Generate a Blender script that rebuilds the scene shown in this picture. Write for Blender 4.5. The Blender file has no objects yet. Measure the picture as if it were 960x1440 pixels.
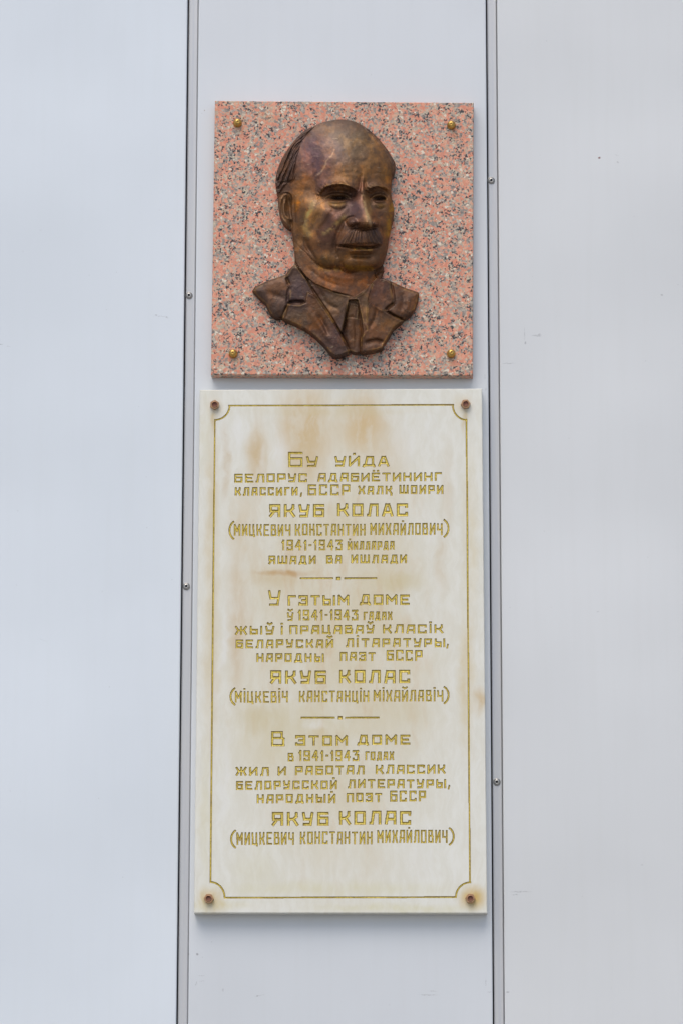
import bpy, math, random
import numpy as np
from mathutils import Vector, Matrix

random.seed(4)
RNG = np.random.default_rng(11)
C = bpy.context.scene.collection
SC = bpy.context.scene

# ------------------------------------------------------------------ camera
F = 5000.0                        # focal length in photo pixels (960 x 1440)
TH, PSI, RHO = math.atan(5000/23900.0), math.radians(1.0), 42/23900.0
d_ = Vector((-math.sin(PSI)*math.cos(TH), math.cos(PSI)*math.cos(TH), math.sin(TH)))
r_ = Vector((math.cos(PSI), math.sin(PSI), 0))
u_ = r_.cross(d_)
R_ = r_*math.cos(RHO) + u_*math.sin(RHO)
U_ = u_*math.cos(RHO) - r_*math.sin(RHO)
CAM = Vector((0, 0, 2.65)) - d_*5.5
cd = bpy.data.cameras.new('camera'); cam = bpy.data.objects.new('camera', cd); C.objects.link(cam)
M3 = Matrix((R_, U_, -d_)).transposed()
cam.matrix_world = Matrix.Translation(CAM) @ M3.to_4x4()
cd.sensor_fit = 'VERTICAL'; cd.sensor_height = 36; cd.sensor_width = 24
cd.lens = F/1440*36
cd.clip_start = 0.05; cd.clip_end = 3000
SC.camera = cam

# ------------------------------------------------------------------ light
SUN_EL, SUN_AZ = math.radians(58), math.atan2(-0.30, -0.95)      # azimuth from +Y towards +X
w = bpy.data.worlds.new('World'); SC.world = w; w.use_nodes = True
nt = w.node_tree; nt.nodes.clear()
sky = nt.nodes.new('ShaderNodeTexSky'); sky.sky_type = 'NISHITA'; sky.sun_disc = False
sky.sun_elevation = SUN_EL; sky.sun_rotation = SUN_AZ
sky.air_density = 1.0; sky.dust_density = 2.5; sky.ozone_density = 1.0
bg = nt.nodes.new('ShaderNodeBackground'); bg.inputs['Strength'].default_value = 0.113
wo = nt.nodes.new('ShaderNodeOutputWorld')
nt.links.new(sky.outputs[0], bg.inputs[0]); nt.links.new(bg.outputs[0], wo.inputs[0])
sl = bpy.data.lights.new('sun', 'SUN'); sl.energy = 1.5; sl.angle = math.radians(48); sl.color = (1, 0.95, 0.88)
so = bpy.data.objects.new('sun', sl); C.objects.link(so)
sdir = Vector((math.sin(SUN_AZ)*math.cos(SUN_EL), math.cos(SUN_AZ)*math.cos(SUN_EL), math.sin(SUN_EL)))
so.rotation_euler = sdir.to_track_quat('Z', 'Y').to_euler()
so.location = (-2, -4, 7)
vs = SC.view_settings
vs.view_transform = 'Standard'; vs.look = 'None'; vs.exposure = 0.47; vs.gamma = 1; vs.use_curve_mapping = False
SC.cycles.max_bounces = 8

# ------------------------------------------------------------------ helpers
PX = 5.5/F                        # metres per photo pixel near the middle of the wall (about 1.1 mm)
def at(px, py, h=0.0):
    """points on the plane h metres in front of the wall, seen at photo pixel px, py (arrays allowed)"""
    px = np.asarray(px, float); py = np.asarray(py, float); h = np.asarray(h, float)
    a = (px-480)/F; b = -(py-720)/F
    dx = d_.x + R_.x*a + U_.x*b; dy = d_.y + R_.y*a + U_.y*b; dz = d_.z + R_.z*a + U_.z*b
    t = (-h - CAM.y)/dy
    return np.stack([CAM.x + dx*t, -h + 0*dx, CAM.z + dz*t], -1)

def mesh(name, verts, faces, mat=None, parent=None, smooth=False, mats=None, mi=None):
    me = bpy.data.meshes.new(name)
    verts = np.asarray(verts, np.float32)
    if isinstance(faces, np.ndarray):
        nf, k = faces.shape
        me.vertices.add(len(verts)); me.vertices.foreach_set('co', verts.ravel())
        me.loops.add(nf*k); me.loops.foreach_set('vertex_index', faces.ravel().astype(np.int32))
        me.polygons.add(nf); me.polygons.foreach_set('loop_start', (np.arange(nf)*k).astype(np.int32))
        me.polygons.foreach_set('loop_total', np.full(nf, k, np.int32))
        me.update(calc_edges=True)
    else:
        me.from_pydata([tuple(map(float, v)) for v in verts], [], faces); me.update()
    for m in (mats or ([mat] if mat else [])): me.materials.append(m)
    if mi is not None: me.polygons.foreach_set('material_index', np.asarray(mi, np.int32))
    me.polygons.foreach_set('use_smooth', np.full(len(me.polygons), bool(smooth)))
    me.update()
    o = bpy.data.objects.new(name, me); C.objects.link(o)
    if parent is not None: put(o, parent)
    return o

def put(o, parent):
    o.parent = parent
    o.matrix_parent_inverse = Matrix.Translation(-parent_loc(parent))

def parent_loc(p):
    v = Vector(p.location)
    q = p.parent
    return v if q is None else Vector(p['_w']) if '_w' in p else v

def empty(name, loc=(0, 0, 0), parent=None):
    o = bpy.data.objects.new(name, None); C.objects.link(o)
    o.empty_display_size = 0.05
    if parent is None: o.location = loc
    else: o.parent = parent; o.matrix_parent_inverse = Matrix.Translation(-parent_loc(parent)); o['_w'] = (0.0, 0.0, 0.0)
    return o

def tag(o, label, cat=None, group=None, kind=None):
    if label: o['label'] = label
    if cat: o['category'] = cat
    if group: o['group'] = group
    if kind: o['kind'] = kind
    return o

def lathe(prof, n=28, hexring=()):
    """profile [(r, y)] turned about the -Y axis (y metres towards the viewer); rings listed in hexring are six-sided"""
    V, Fc = [], []
    for i, (r, y) in enumerate(prof):
        for k in range(n):
            a = 2*math.pi*k/n
            rr = r
            if i in hexring:
                s = (a % (math.pi/3)) - math.pi/6
                rr = r*math.cos(math.pi/6)/math.cos(s)
            V.append((rr*math.cos(a), -y, rr*math.sin(a)))
    for i in range(len(prof)-1):
        for k in range(n):
            a, b = i*n+k, i*n+(k+1) % n
            Fc.append((a, b, b+n, a+n))
    return V, Fc

# ------------------------------------------------------------------ node helpers
class NB:
    def __init__(s, name):
        s.m = bpy.data.materials.new(name); s.m.use_nodes = True
        s.t = s.m.node_tree; s.n = s.t.nodes; s.p = s.n['Principled BSDF']
        s.tc = s.n.new('ShaderNodeTexCoord'); s.co = s.tc.outputs['Object']
    def lk(s, a, b): s.t.links.new(a, b)
    def inp(s, sock, v):
        if isinstance(v, bpy.types.NodeSocket): s.lk(v, sock)
        elif v is not None: sock.default_value = v
    def map(s, scale=(1, 1, 1), loc=(0, 0, 0), rot=(0, 0, 0), src=None):
        m = s.n.new('ShaderNodeMapping'); s.lk(src or s.co, m.inputs[0])
        m.inputs['Scale'].default_value = scale; m.inputs['Location'].default_value = loc; m.inputs['Rotation'].default_value = rot
        return m.outputs[0]
    def noise(s, scale, src=None, detail=4, rough=0.55, dist=0.0):
        x = s.n.new('ShaderNodeTexNoise'); s.lk(src or s.co, x.inputs['Vector'])
        x.inputs['Scale'].default_value = scale; x.inputs['Detail'].default_value = detail
        x.inputs['Roughness'].default_value = rough; x.inputs['Distortion'].default_value = dist
        return x.outputs[0]
    def noisec(s, scale, src=None, detail=2):
        x = s.n.new('ShaderNodeTexNoise'); s.lk(src or s.co, x.inputs['Vector'])
        x.inputs['Scale'].default_value = scale; x.inputs['Detail'].default_value = detail
        return x.outputs[1]
    def voro(s, scale, src=None, feature='F1', out='Color', rand=1.0):
        x = s.n.new('ShaderNodeTexVoronoi'); x.feature = feature; s.lk(src or s.co, x.inputs['Vector'])
        x.inputs['Scale'].default_value = scale; x.inputs['Randomness'].default_value = rand
        return x.outputs[out]
    def ramp(s, f, stops, interp='LINEAR'):
        x = s.n.new('ShaderNodeValToRGB'); s.lk(f, x.inputs[0]); cr = x.color_ramp; cr.interpolation = interp
        while len(cr.elements) < len(stops): cr.elements.new(0.5)
        for e, (p, c) in zip(cr.elements, stops):
            e.position = p; e.color = (*c, 1) if len(c) == 3 else c
        return x.outputs[0]
    def mix(s, f, a, b, mode='MIX'):
        x = s.n.new('ShaderNodeMix'); x.data_type = 'RGBA'; x.blend_type = mode
        s.inp(x.inputs[0], f)
        for sock, v in ((x.inputs[6], a), (x.inputs[7], b)):
            s.inp(sock, (*v, 1) if isinstance(v, tuple) and len(v) == 3 else v)
        return x.outputs[2]
    def math(s, op, a, b=None, c=None, clamp=False):
        x = s.n.new('ShaderNodeMath'); x.operation = op; x.use_clamp = clamp
        s.inp(x.inputs[0], a)
        if b is not None: s.inp(x.inputs[1], b)
        if c is not None: s.inp(x.inputs[2], c)
        return x.outputs[0]
    def vmath(s, op, a, b=None, out=0):
        x = s.n.new('ShaderNodeVectorMath'); x.operation = op
        s.inp(x.inputs[0], a)
        if b is not None: s.inp(x.inputs[1], b)
        return x.outputs[out]
    def rng(s, f, a, b, c=0.0, d=1.0, smooth=True):
        x = s.n.new('ShaderNodeMapRange'); x.interpolation_type = 'SMOOTHSTEP' if smooth else 'LINEAR'
        s.lk(f, x.inputs[0])
        for i, v in enumerate((a, b, c, d)): x.inputs[i+1].default_value = v
        return x.outputs[0]
    def warp(s, scale, amt, src=None, detail=2):
        n_ = s.noisec(scale, src, detail)
        v = s.vmath('SUBTRACT', n_, (0.5, 0.5, 0.5))
        sc = s.n.new('ShaderNodeVectorMath'); sc.operation = 'SCALE'; s.lk(v, sc.inputs[0]); sc.inputs['Scale'].default_value = amt
        return s.vmath('ADD', src or s.co, sc.outputs[0])
    def blob(s, px, py, rx, ry, src, h=0.0, rot=0.0, soft=1.0):
        """soft patch centred on photo pixel px, py with radii in photo pixels; 1 inside, 0 outside"""
        c = at(px, py, h)
        m = s.n.new('ShaderNodeMapping'); m.vector_type = 'TEXTURE'; s.lk(src, m.inputs[0])
        m.inputs['Location'].default_value = (c[0], 0, c[2]); m.inputs['Rotation'].default_value = (0, rot, 0)
        m.inputs['Scale'].default_value = (rx*PX, 1e3, ry*PX)
        l = s.vmath('LENGTH', m.outputs[0], out=1)
        return s.rng(l, 1.0, 1.0-soft*0.999)
    def bump(s, f, strength, dist=0.001, normal=None):
        x = s.n.new('ShaderNodeBump'); s.lk(f, x.inputs['Height']); x.inputs['Strength'].default_value = strength
        x.inputs['Distance'].default_value = dist
        if normal is not None: s.lk(normal, x.inputs['Normal'])
        return x.outputs[0]
    def out(s, color=None, rough=None, metal=None, normal=None, spec=None, coat=None):
        p = s.p
        if isinstance(color, tuple): color = (*color, 1)
        s.inp(p.inputs['Base Color'], color); s.inp(p.inputs['Roughness'], rough); s.inp(p.inputs['Metallic'], metal)
        if normal is not None: s.lk(normal, p.inputs['Normal'])
        if spec is not None: p.inputs['Specular IOR Level'].default_value = spec
        if coat is not None: p.inputs['Coat Weight'].default_value = coat
        return s.m

# ------------------------------------------------------------------ materials
def m_panel(name, base, marks, seed):
    b = NB(name)
    mottled = b.noise(2.2, b.map((1, 1, 1), (seed, 0, seed)), 3, 0.6)
    streak = b.noise(9, b.map((7, 1, 0.35), (seed*3, 0, 0)), 4, 0.6)
    grain = b.noise(420, b.map((1, 1, 2.6)), 2, 0.6)
    col = b.mix(b.rng(mottled, 0.3, 0.7), tuple(c*0.965 for c in base), tuple(min(1, c*1.02) for c in base))
    col = b.mix(b.rng(streak, 0.42, 0.72, 0, 0.14), col, tuple(c*x for c, x in zip(base, (0.93, 0.925, 0.90))))
    specks = b.voro(75, b.map((1, 1, 1), (seed*5, 0, seed)), out='Distance')
    keep = b.voro(75, b.map((1, 1, 1), (seed*5, 0, seed)))
    sk = b.math('MULTIPLY', b.rng(specks, 0.075, 0.03), b.rng(b.math('MULTIPLY', keep, 1.0), 0.90, 0.93))
    col = b.mix(b.math('MULTIPLY', sk, 0.35), col, (0.22, 0.21, 0.2))
    # scuffs and nicks seen on the sheets
    wc = b.warp(160, 0.004, detail=3)
    breakup = b.rng(b.noise(700, detail=2), 0.40, 0.60)
    for (px, py, rx, ry, rot, k, cc) in marks:
        f = b.blob(px, py, rx, ry, wc, 0, rot, 0.8)
        g_ = b.math('MULTIPLY', f, breakup) if rx > 3.1 or ry > 3.1 else f
        col = b.mix(b.math('MULTIPLY', g_, k), col, cc)
    bm = b.bump(grain, 0.05, 0.0004)
    canning = b.noise(1.35, b.map((1.0, 1, 1.5), (seed*2, 0, seed), (0, 0.75, 0)), 1, 0.4)     # sheets are never quite flat
    bm = b.bump(canning, 0.5, 0.045, bm)
    return b.out(col, b.rng(grain, 0.2, 0.8, 0.27, 0.36), 0.0, bm, 0.5)

GREY = (0.30, 0.30, 0.31)
MK_L = [(2, 484, 5, 1.2, 0, .7, GREY), (220, 443, 3, 1.3, 0, .8, GREY), (235, 446, 4, 1.4, .2, .9, GREY), (226, 445, 14, 1.0, 0, .5, GREY),
        (12, 487, 4, 1, 0, .5, GREY), (60, 900, 9, .8, .3, .3, GREY)]
MK_C = [(265, 1341, 2.0, 2.0, 0, .9, (0.1, 0.1, 0.1)), (278, 1342, 2.2, 1.8, 0, .9, GREY), (284, 1372, 7, 1, 0, .5, GREY), (276, 1384, 1.2, 5, .4, .5, GREY),
        (284, 1380, 5, 1, 0, .5, GREY), (314, 1392, 2, 3, 0, .4, GREY), (602, 1399, 17, 1.3, 0, .8, GREY), (607, 1394, 8, 1, 0, .5, GREY),
        (682, 1382, 1.2, 8, 0, .6, GREY), (688, 1395, 5, 1, 0, .6, GREY), (365, 1400, 10, 1.0, -.2, .6, GREY), (362, 1401, 2, 1.6, 0, .8, GREY),
        (681, 529, 1.5, 6, 0, .5, GREY), (682, 547, 2, 4, 0, .5, GREY), (288, 155, 1.2, 2, 0, .7, (0.3, 0.2, 0.15))]
MK_R = [(842, 222, 2.6, 2.6, 0, 1., (0.16, 0.05, 0.03)), (754, 472, 9, 1.6, 0, .9, GREY), (758, 471, 4, 3, 0, .7, GREY), (737, 470, 1.0, 14, 0, .6, GREY),
        (738, 482, 1.8, 3, 0, .7, GREY), (714, 511, 12, 1.0, 0, .8, GREY), (930, 415, 2, 2, 0, .6, GREY), (731, 1254, 20, 1.3, 0, .8, GREY),
        (724, 1258, 7, 1.2, 0, .8, GREY), (713, 1395, 3, 1.6, 0, .7, GREY), (868, 228, 3, 1.6, .6, .5, GREY), (840, 860, 3, 1, 0, .4, GREY),
        (866, 218, 4, 1, .4, .5, GREY), (902, 1216, 2, 1, 0, .5, GREY)]

def m_strip():
    b = NB('strip_aluminium')
    n1 = b.noise(5, b.map((30, 1, 0.6)), 4, 0.6); n2 = b.noise(260, b.map((1, 1, .4)), 3, .6)
    col = b.mix(b.rng(n1, .3, .7), (0.475, 0.485, 0.505), (0.525, 0.525, 0.52))
    sp = b.math('MULTIPLY', b.rng(b.voro(120, out='Distance'), .14, .05), b.rng(b.voro(120), .86, .9))
    col = b.mix(b.math('MULTIPLY', sp, .6), col, (0.12, 0.12, 0.12))
    return b.out(col, 0.42, 0.25, b.bump(n2, .08, .0005), .5)

def m_plain(name, color, rough=.5, metal=0.0):
    b = NB(name)
    n = b.noise(180, detail=4)
    col = b.mix(b.rng(n, .3, .7), tuple(c*.8 for c in color), tuple(min(1, c*1.1) for c in color))
    return b.out(col, rough, metal, b.bump(n, .15, .0006))

def m_granite():
    b = NB('pink_granite')
    src = b.warp(340, 0.0050, detail=3)
    def cell(scale, off, rand=1.0):
        return b.voro(scale, b.map((1, 1, 1), off, src=src), rand=rand)
    def chan(c, i):
        x = b.n.new('ShaderNodeSeparateColor'); b.lk(c, x.inputs[0]); return x.outputs[i]
    # feldspar, quartz and mica crystals of a few millimetres
    c1 = cell(230, (0, 0, 0))
    base = b.ramp(chan(c1, 0), [(0.0, (0.67, 0.25, 0.15)), (0.22, (0.74, 0.33, 0.21)), (0.40, (0.62, 0.25, 0.16)),
                                (0.54, (0.68, 0.37, 0.24)), (0.66, (0.52, 0.36, 0.25)), (0.78, (0.64, 0.28, 0.175)), (0.9, (0.67, 0.29, 0.175))], 'CONSTANT')
    grp = b.noise(42, detail=2, rough=.6)
    c2 = cell(310, (3, 1, 2)); v2 = b.math('ADD', chan(c2, 0), b.rng(grp, .36, .64, -.30, .34, False))
    quartz = b.ramp(chan(c2, 1), [(0, (0.28, 0.235, 0.195)), (.3, (0.37, 0.31, 0.255)), (.55, (0.47, 0.40, 0.32)), (.8, (0.19, 0.165, 0.145))], 'CONSTANT')
    col = b.mix(b.rng(v2, .665, .71), base, quartz)
    c3 = cell(320, (7, 2, 5)); v3 = b.math('ADD', chan(c3, 0), b.rng(b.noise(60, b.map((1, 1, 1), (9, 0, 4)), 2), .3, .7, -.16, .16, False))
    white = b.ramp(chan(c3, 1), [(0, (0.58, 0.48, 0.34)), (.5, (0.46, 0.38, 0.28)), (.8, (0.72, 0.63, 0.49))], 'CONSTANT')
    col = b.mix(b.rng(v3, .84, .88), col, white)
    c4 = cell(440, (1, 6, 8)); v4 = b.math('ADD', chan(c4, 0), b.rng(b.noise(75, b.map((1, 1, 1), (2, 0, 7)), 2), .35, .65, -.22, .17, False))
    col = b.mix(b.rng(v4, .875, .90), col, (0.040, 0.036, 0.034))
    fine = b.noise(900, detail=2)
    col = b.mix(b.rng(fine, .35, .65, 0, .5), col, b.mix(1.0, col, (0.62, 0.60, 0.60), 'MULTIPLY'))
    # rusty stain below the top left and beside the bolts
    w2 = b.warp(60, .02)
    for (px, py, rx, ry, k) in ((340, 178, 12, 22, .4), (637, 182, 10, 24, .35), (376, 165, 26, 14, .25), (633, 505, 14, 16, .3), (332, 503, 12, 14, .3), (395, 500, 60, 12, .15)):
        col = b.mix(b.math('MULTIPLY', b.blob(px, py, rx, ry, w2, .022), k), col, (0.42, 0.22, 0.09))
    return b.out(col, b.rng(chan(c4, 2), 0, 1, .28, .42), 0, b.bump(chan(c1, 2), .10, .0004), .5)

def m_marble():
    b = NB('weathered_marble')
    H = .023
    w1 = b.warp(28, .022, detail=4); w2 = b.warp(9, .05, src=w1, detail=3)
    grainv = b.noise(34, b.map((2.6, 1, 0.7), src=w2), 6, .7)
    veins = b.noise(14, b.map((4.2, 1, 1.0), rot=(0, .12, 0), src=w1), 5, .6)
    patch = b.noise(11, b.map((1.6, 1, 1.0), (4, 0, 2)), 5, .6)
    big = b.noise(5.0, b.map((1.2, 1, .8), (1, 0, 7)), 4, .6)
    col = b.mix(b.rng(grainv, .36, .66), (0.645, 0.628, 0.545), (0.690, 0.682, 0.615))
    # yellowed middle of the stone where water has run over the lettering
    mid = b.blob(470, 900, 200, 470, w2, H, 0, .75)
    ylw = b.math('MULTIPLY', mid, b.rng(patch, .30, .66, .40, 1))
    col = b.mix(b.math('MULTIPLY', ylw, .85), col, (0.575, 0.505, 0.345))
    col = b.mix(b.math('MULTIPLY', b.rng(veins, .50, .74), b.math('MULTIPLY', mid, .5)), col, (0.55, 0.405, 0.235))
    stains = [  # px, py, rx, ry, strength, colour
        (430, 600, 46, 70, .95, (0.60, 0.40, 0.22)), (432, 650, 30, 60, .55, (0.60, 0.42, 0.25)), (510, 595, 40, 60, .90, (0.62, 0.42, 0.24)), (545, 640, 30, 70, .38, (0.62, 0.44, 0.28)),
        (362, 640, 18, 62, .85, (0.60, 0.42, 0.26)), (318, 650, 7, 60, .55, (0.52, 0.33, 0.17)), (342, 740, 24, 60, .45, (0.60, 0.42, 0.25)),
        (470, 578, 150, 9, .35, (0.62, 0.48, 0.30)), (300, 700, 12, 150, .45, (0.60, 0.43, 0.24)), (298, 900, 14, 190, .42, (0.60, 0.42, 0.22)),
        (333, 880, 16, 110, .55, (0.56, 0.36, 0.20)), (400, 806, 46, 5, .95, (0.50, 0.27, 0.12)), (380, 812, 60, 18, .4, (0.56, 0.38, 0.2)),
        (556, 818, 46, 18, .55, (0.58, 0.44, 0.25)), (620, 790, 10, 60, .35, (0.58, 0.42, 0.28)), (628, 690, 12, 80, .34, (0.58, 0.42, 0.28)),
        (655, 960, 13, 110, .50, (0.60, 0.42, 0.20)), (672, 985, 12, 22, .60, (0.55, 0.33, 0.12)), (660, 760, 14, 150, .34, (0.62, 0.45, 0.22)),
        (375, 1010, 60, 26, .45, (0.58, 0.44, 0.26)), (420, 1040, 110, 50, .35, (0.60, 0.47, 0.28)), (560, 1000, 60, 30, .3, (0.60, 0.46, 0.28)),
        (470, 1250, 190, 12, .38, (0.64, 0.54, 0.33)), (300, 1274, 60, 9, .5, (0.62, 0.5, 0.28)), (560, 1277, 130, 8, .45, (0.62, 0.52, 0.30)),
        (302, 590, 5, 22, .6, (0.56, 0.38, 0.18)), (654, 592, 5, 24, .5, (0.56, 0.38, 0.18)), (665, 1262, 20, 18, .9, (0.60, 0.38, 0.12)), (298, 1266, 20, 20, .9, (0.60, 0.40, 0.14)), (648, 574, 18, 22, .30, (0.6, 0.42, 0.2)), (304, 577, 14, 18, .3, (0.6, 0.42, 0.2)),
        (290, 1150, 12, 110, .3, (0.62, 0.5, 0.28)), (362, 1225, 40, 40, .25, (0.60, 0.5, 0.3)), (288, 600, 10, 80, .30, (0.64, 0.53, 0.36))]
    brk = b.rng(b.noise(30, b.map((1.8, 1, .7), (6, 0, 1), src=w1), 5, .62), .30, .60, .45, 1)
    for (px, py, rx, ry, k, cc) in stains:
        f = b.math('MULTIPLY', b.blob(px, py, rx*1.25, ry*1.25, w1, H, 0, .95), brk)
        col = b.mix(b.math('MULTIPLY', f, min(1, k*1.15)), col, (cc[0]*.92, cc[1]*1.02, cc[2]*.98))
    white = [(385, 640, 28, 60, .6), (330, 610, 20, 40, .6), (585, 620, 44, 60, .35), (314, 900, 7, 80, .55), (600, 740, 26, 40, .4), (610, 1200, 60, 60, .35), (317, 1100, 12, 90, .5), (440, 1020, 22, 8, .6), (590, 910, 30, 30, .3)]
    for (px, py, rx, ry, k) in white:
        f = b.math('MULTIPLY', b.blob(px, py, rx, ry, w2, H, .12, .9), b.rng(veins, .35, .6))
        col = b.mix(b.math('MULTIPLY', f, k), col, (0.71, 0.705, 0.67))
    pits = b.math('MULTIPLY', b.rng(b.voro(150, out='Distance'), .10, .04), b.rng(b.voro(150), .84, .88))
    col = b.mix(b.math('MULTIPLY', pits, .55), col, (0.30, 0.25, 0.17))
    nrm = b.bump(grainv, .12, .0012)
    nrm = b.bump(b.noise(520, b.map((1, 1, .5)), 3), .10, .0006, nrm)
    return b.out(col, b.rng(patch, .3, .7, .38, .55), 0, nrm, .4)

def m_gold(name, c0, c1, rough):
    b = NB(name)
    n = b.noise(330, detail=4, rough=.65); n2 = b.noise(38, detail=3)
    col = b.mix(b.rng(n, .38, .62), c0, c1)
    col = b.mix(b.rng(n2, .5, .72, 0, .45), col, (0.30, 0.20, 0.07))
    return b.out(col, rough, 0.25, b.bump(n, .25, .0004), .5)

def m_bronze():
    b = NB('patinated_bronze')
    a = b.n.new('ShaderNodeAttribute'); a.attribute_name = 'patina_and_light'
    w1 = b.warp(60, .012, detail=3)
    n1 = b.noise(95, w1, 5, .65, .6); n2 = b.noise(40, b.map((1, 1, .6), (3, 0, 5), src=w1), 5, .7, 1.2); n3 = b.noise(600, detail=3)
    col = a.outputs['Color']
    col = b.mix(b.rng(n1, .40, .68, 0, .55), col, b.mix(1.0, col, (0.52, 0.50, 0.56), 'MULTIPLY'))
    col = b.mix(b.rng(n2, .50, .64, 0, .6), col, b.mix(1.0, col, (1.65, 1.42, 1.0), 'MULTIPLY'))
    scr = b.noise(60, b.map((1, 1, 7), rot=(0, .7, 0), src=w1), 4, .7)
    col = b.mix(b.rng(scr, .60, .72, 0, .35), col, (0.42, 0.32, 0.20))
    h = b.bump(n3, .12, .0005); h = b.bump(n1, .22, .0022, h)
    return b.out(col, b.rng(n2, .3, .7, .42, .58), .35, h, .42)

M_WL = m_panel('wall_sheet_left', (0.630, 0.672, 0.708), MK_L, 1.3)
M_WC = m_panel('wall_sheet_middle', (0.606, 0.630, 0.650), MK_C, 4.1)
M_WR = m_panel('wall_sheet_right', (0.604, 0.616, 0.618), MK_R, 7.7)
M_STRIP = m_strip()
M_DARK = m_plain('cavity_steel', (0.05, 0.05, 0.055), .7)
M_STEEL = m_plain('screw_steel', (0.42, 0.41, 0.39), .32, .8)
M_GRAN = m_granite()
M_MARB = m_marble()
M_GOLD = m_gold('gold_paint', (0.56, 0.425, 0.065), (0.80, 0.64, 0.13), .34)
M_GOLDD = m_gold('tarnished_gold_paint', (0.17, 0.115, 0.03), (0.30, 0.22, 0.055), .5)
M_BRONZE = m_bronze()
M_BRASS = m_plain('brass', (0.58, 0.36, 0.10), .30, .9)
M_RUST = m_plain('tarnished_brass', (0.42, 0.24, 0.13), .42, .4)
M_RUSTD = m_plain('corroded_socket', (0.17, 0.060, 0.035), .6, .2)

# ------------------------------------------------------------------ ground (below the frame; the wall stands on it)
b = NB('paving')
g = b.mix(b.rng(b.noise(3, detail=5), .3, .7), (0.27, 0.26, 0.25), (0.34, 0.33, 0.31))
gm = b.out(g, .85, 0, b.bump(b.noise(60, detail=4), .3, .004))
gr = mesh('ground', [(-600, -600, 0), (600, -600, 0), (600, 600, 0), (-600, 600, 0)], [(0, 1, 2, 3)], gm)
tag(gr, 'plain grey paved ground at the foot of the clad wall', kind='structure')

# ------------------------------------------------------------------ clad wall
xl = [float(at(265.0, 0)[0]), float(at(249.0, 1440)[0])]
xr = [float(at(683.2, 0)[0]), float(at(693.2, 1440)[0])]
print('strip x left', xl, 'right', xr)
XL, XR = sum(xl)/2, sum(xr)/2      # the dark slot on the left of each strip
ZT, ZB = 3.9, 0.0
wall = empty('clad_wall', (0, 0.05, 0))
tag(wall, 'pale grey metal clad wall with two vertical joint strips behind both plaques', 'wall')

def panel_mesh(x0, x1, lean=0.0, rad=0.0022, thick=0.03):
    """sheet folded back at both long edges with a small round"""
    prof = [(x0+0.0004, thick)]
    for k in range(7):
        a = math.pi/2*k/6
        prof.append((x0+rad-rad*math.cos(a), rad-rad*math.sin(a)))
    for k in range(7):
        a = math.pi/2*k/6
        prof.append((x1-rad+rad*math.sin(a), rad-rad*math.cos(a)))
    prof.append((x1-0.0004, thick))
    V, Fc = [], []
    zs = [ZB, 1.0, 2.0, 2.65, 3.2, ZT]
    for z in zs:
        for (x, y) in prof: V.append((x, y, z))
    n = len(prof)
    for j in range(len(zs)-1):
        for i in range(n-1):
            Fc.append((j*n+i, j*n+i+1, (j+1)*n+i+1, (j+1)*n+i))
    Fc.append(tuple((len(zs)-1)*n+i for i in range(n)))
    return V, Fc
SLOT, STRIPW = 1.9*PX, 14.2*PX
def joint_x(x): return x-0.9*PX, x+1.0*PX, x+1.0*PX+STRIPW
lj, rj = joint_x(XL), joint_x(XR)
for (x0, x1, m, lab) in ((-1.6, lj[0], M_WL, 'bluish white sheet left of the plaques'), (lj[2], rj[0], M_WC, 'sheet behind the two plaques'), (rj[2], 2.0, M_WR, 'greyer sheet right of the plaques with small scuffs')):
    V, Fc = panel_mesh(x0, x1)
    o = mesh('wall_panel', V, Fc, m, wall); o['label'] = lab
    o.data.polygons.foreach_set('use_smooth', [False]*len(o.data.polygons))
def box(x0, x1, y0, y1, z0, z1):
    V = [(x0, y0, z0), (x1, y0, z0), (x1, y1, z0), (x0, y1, z0), (x0, y0, z1), (x1, y0, z1), (x1, y1, z1), (x0, y1, z1)]
    return V, [(0, 1, 5, 4), (1, 2, 6, 5), (2, 3, 7, 6), (3, 0, 4, 7), (4, 5, 6, 7), (3, 2, 1, 0)]
V, Fc = box(-1.58, 1.98, 0.034, 0.30, ZB+.001, ZT-.004)
mesh('wall_core', V, Fc, M_DARK, wall)

def strip(j, name):
    x0, x1 = j[1], j[2]+.0006
    wd = x1-x0
    # shallow rolled section with a lip on the left and a small step at the right
    prof = [(x0, .030), (x0, .0056), (x0+.0004, .0046), (x0+.0011, .0040), (x0+.0020, .0046), (x0+.55*wd, .0050), (x1-.0028, .0050), (x1-.0014, .0064), (x1-.0008, .010), (x1-.0006, .030)]
    V, Fc = [], []
    for z in (ZB, ZT-.002):
        for (x, y) in prof: V.append((x, y, z))
    n = len(prof)
    for i in range(n-1): Fc.append((i, i+1, n+i+1, n+i))
    return mesh('joint_strip', V, Fc, M_STRIP, wall)
sl_ = strip(lj, 'l'); sl_['label'] = 'aluminium joint strip left of the plaques'
sr_ = strip(rj, 'r'); sr_['label'] = 'aluminium joint strip right of the plaques'

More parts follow.
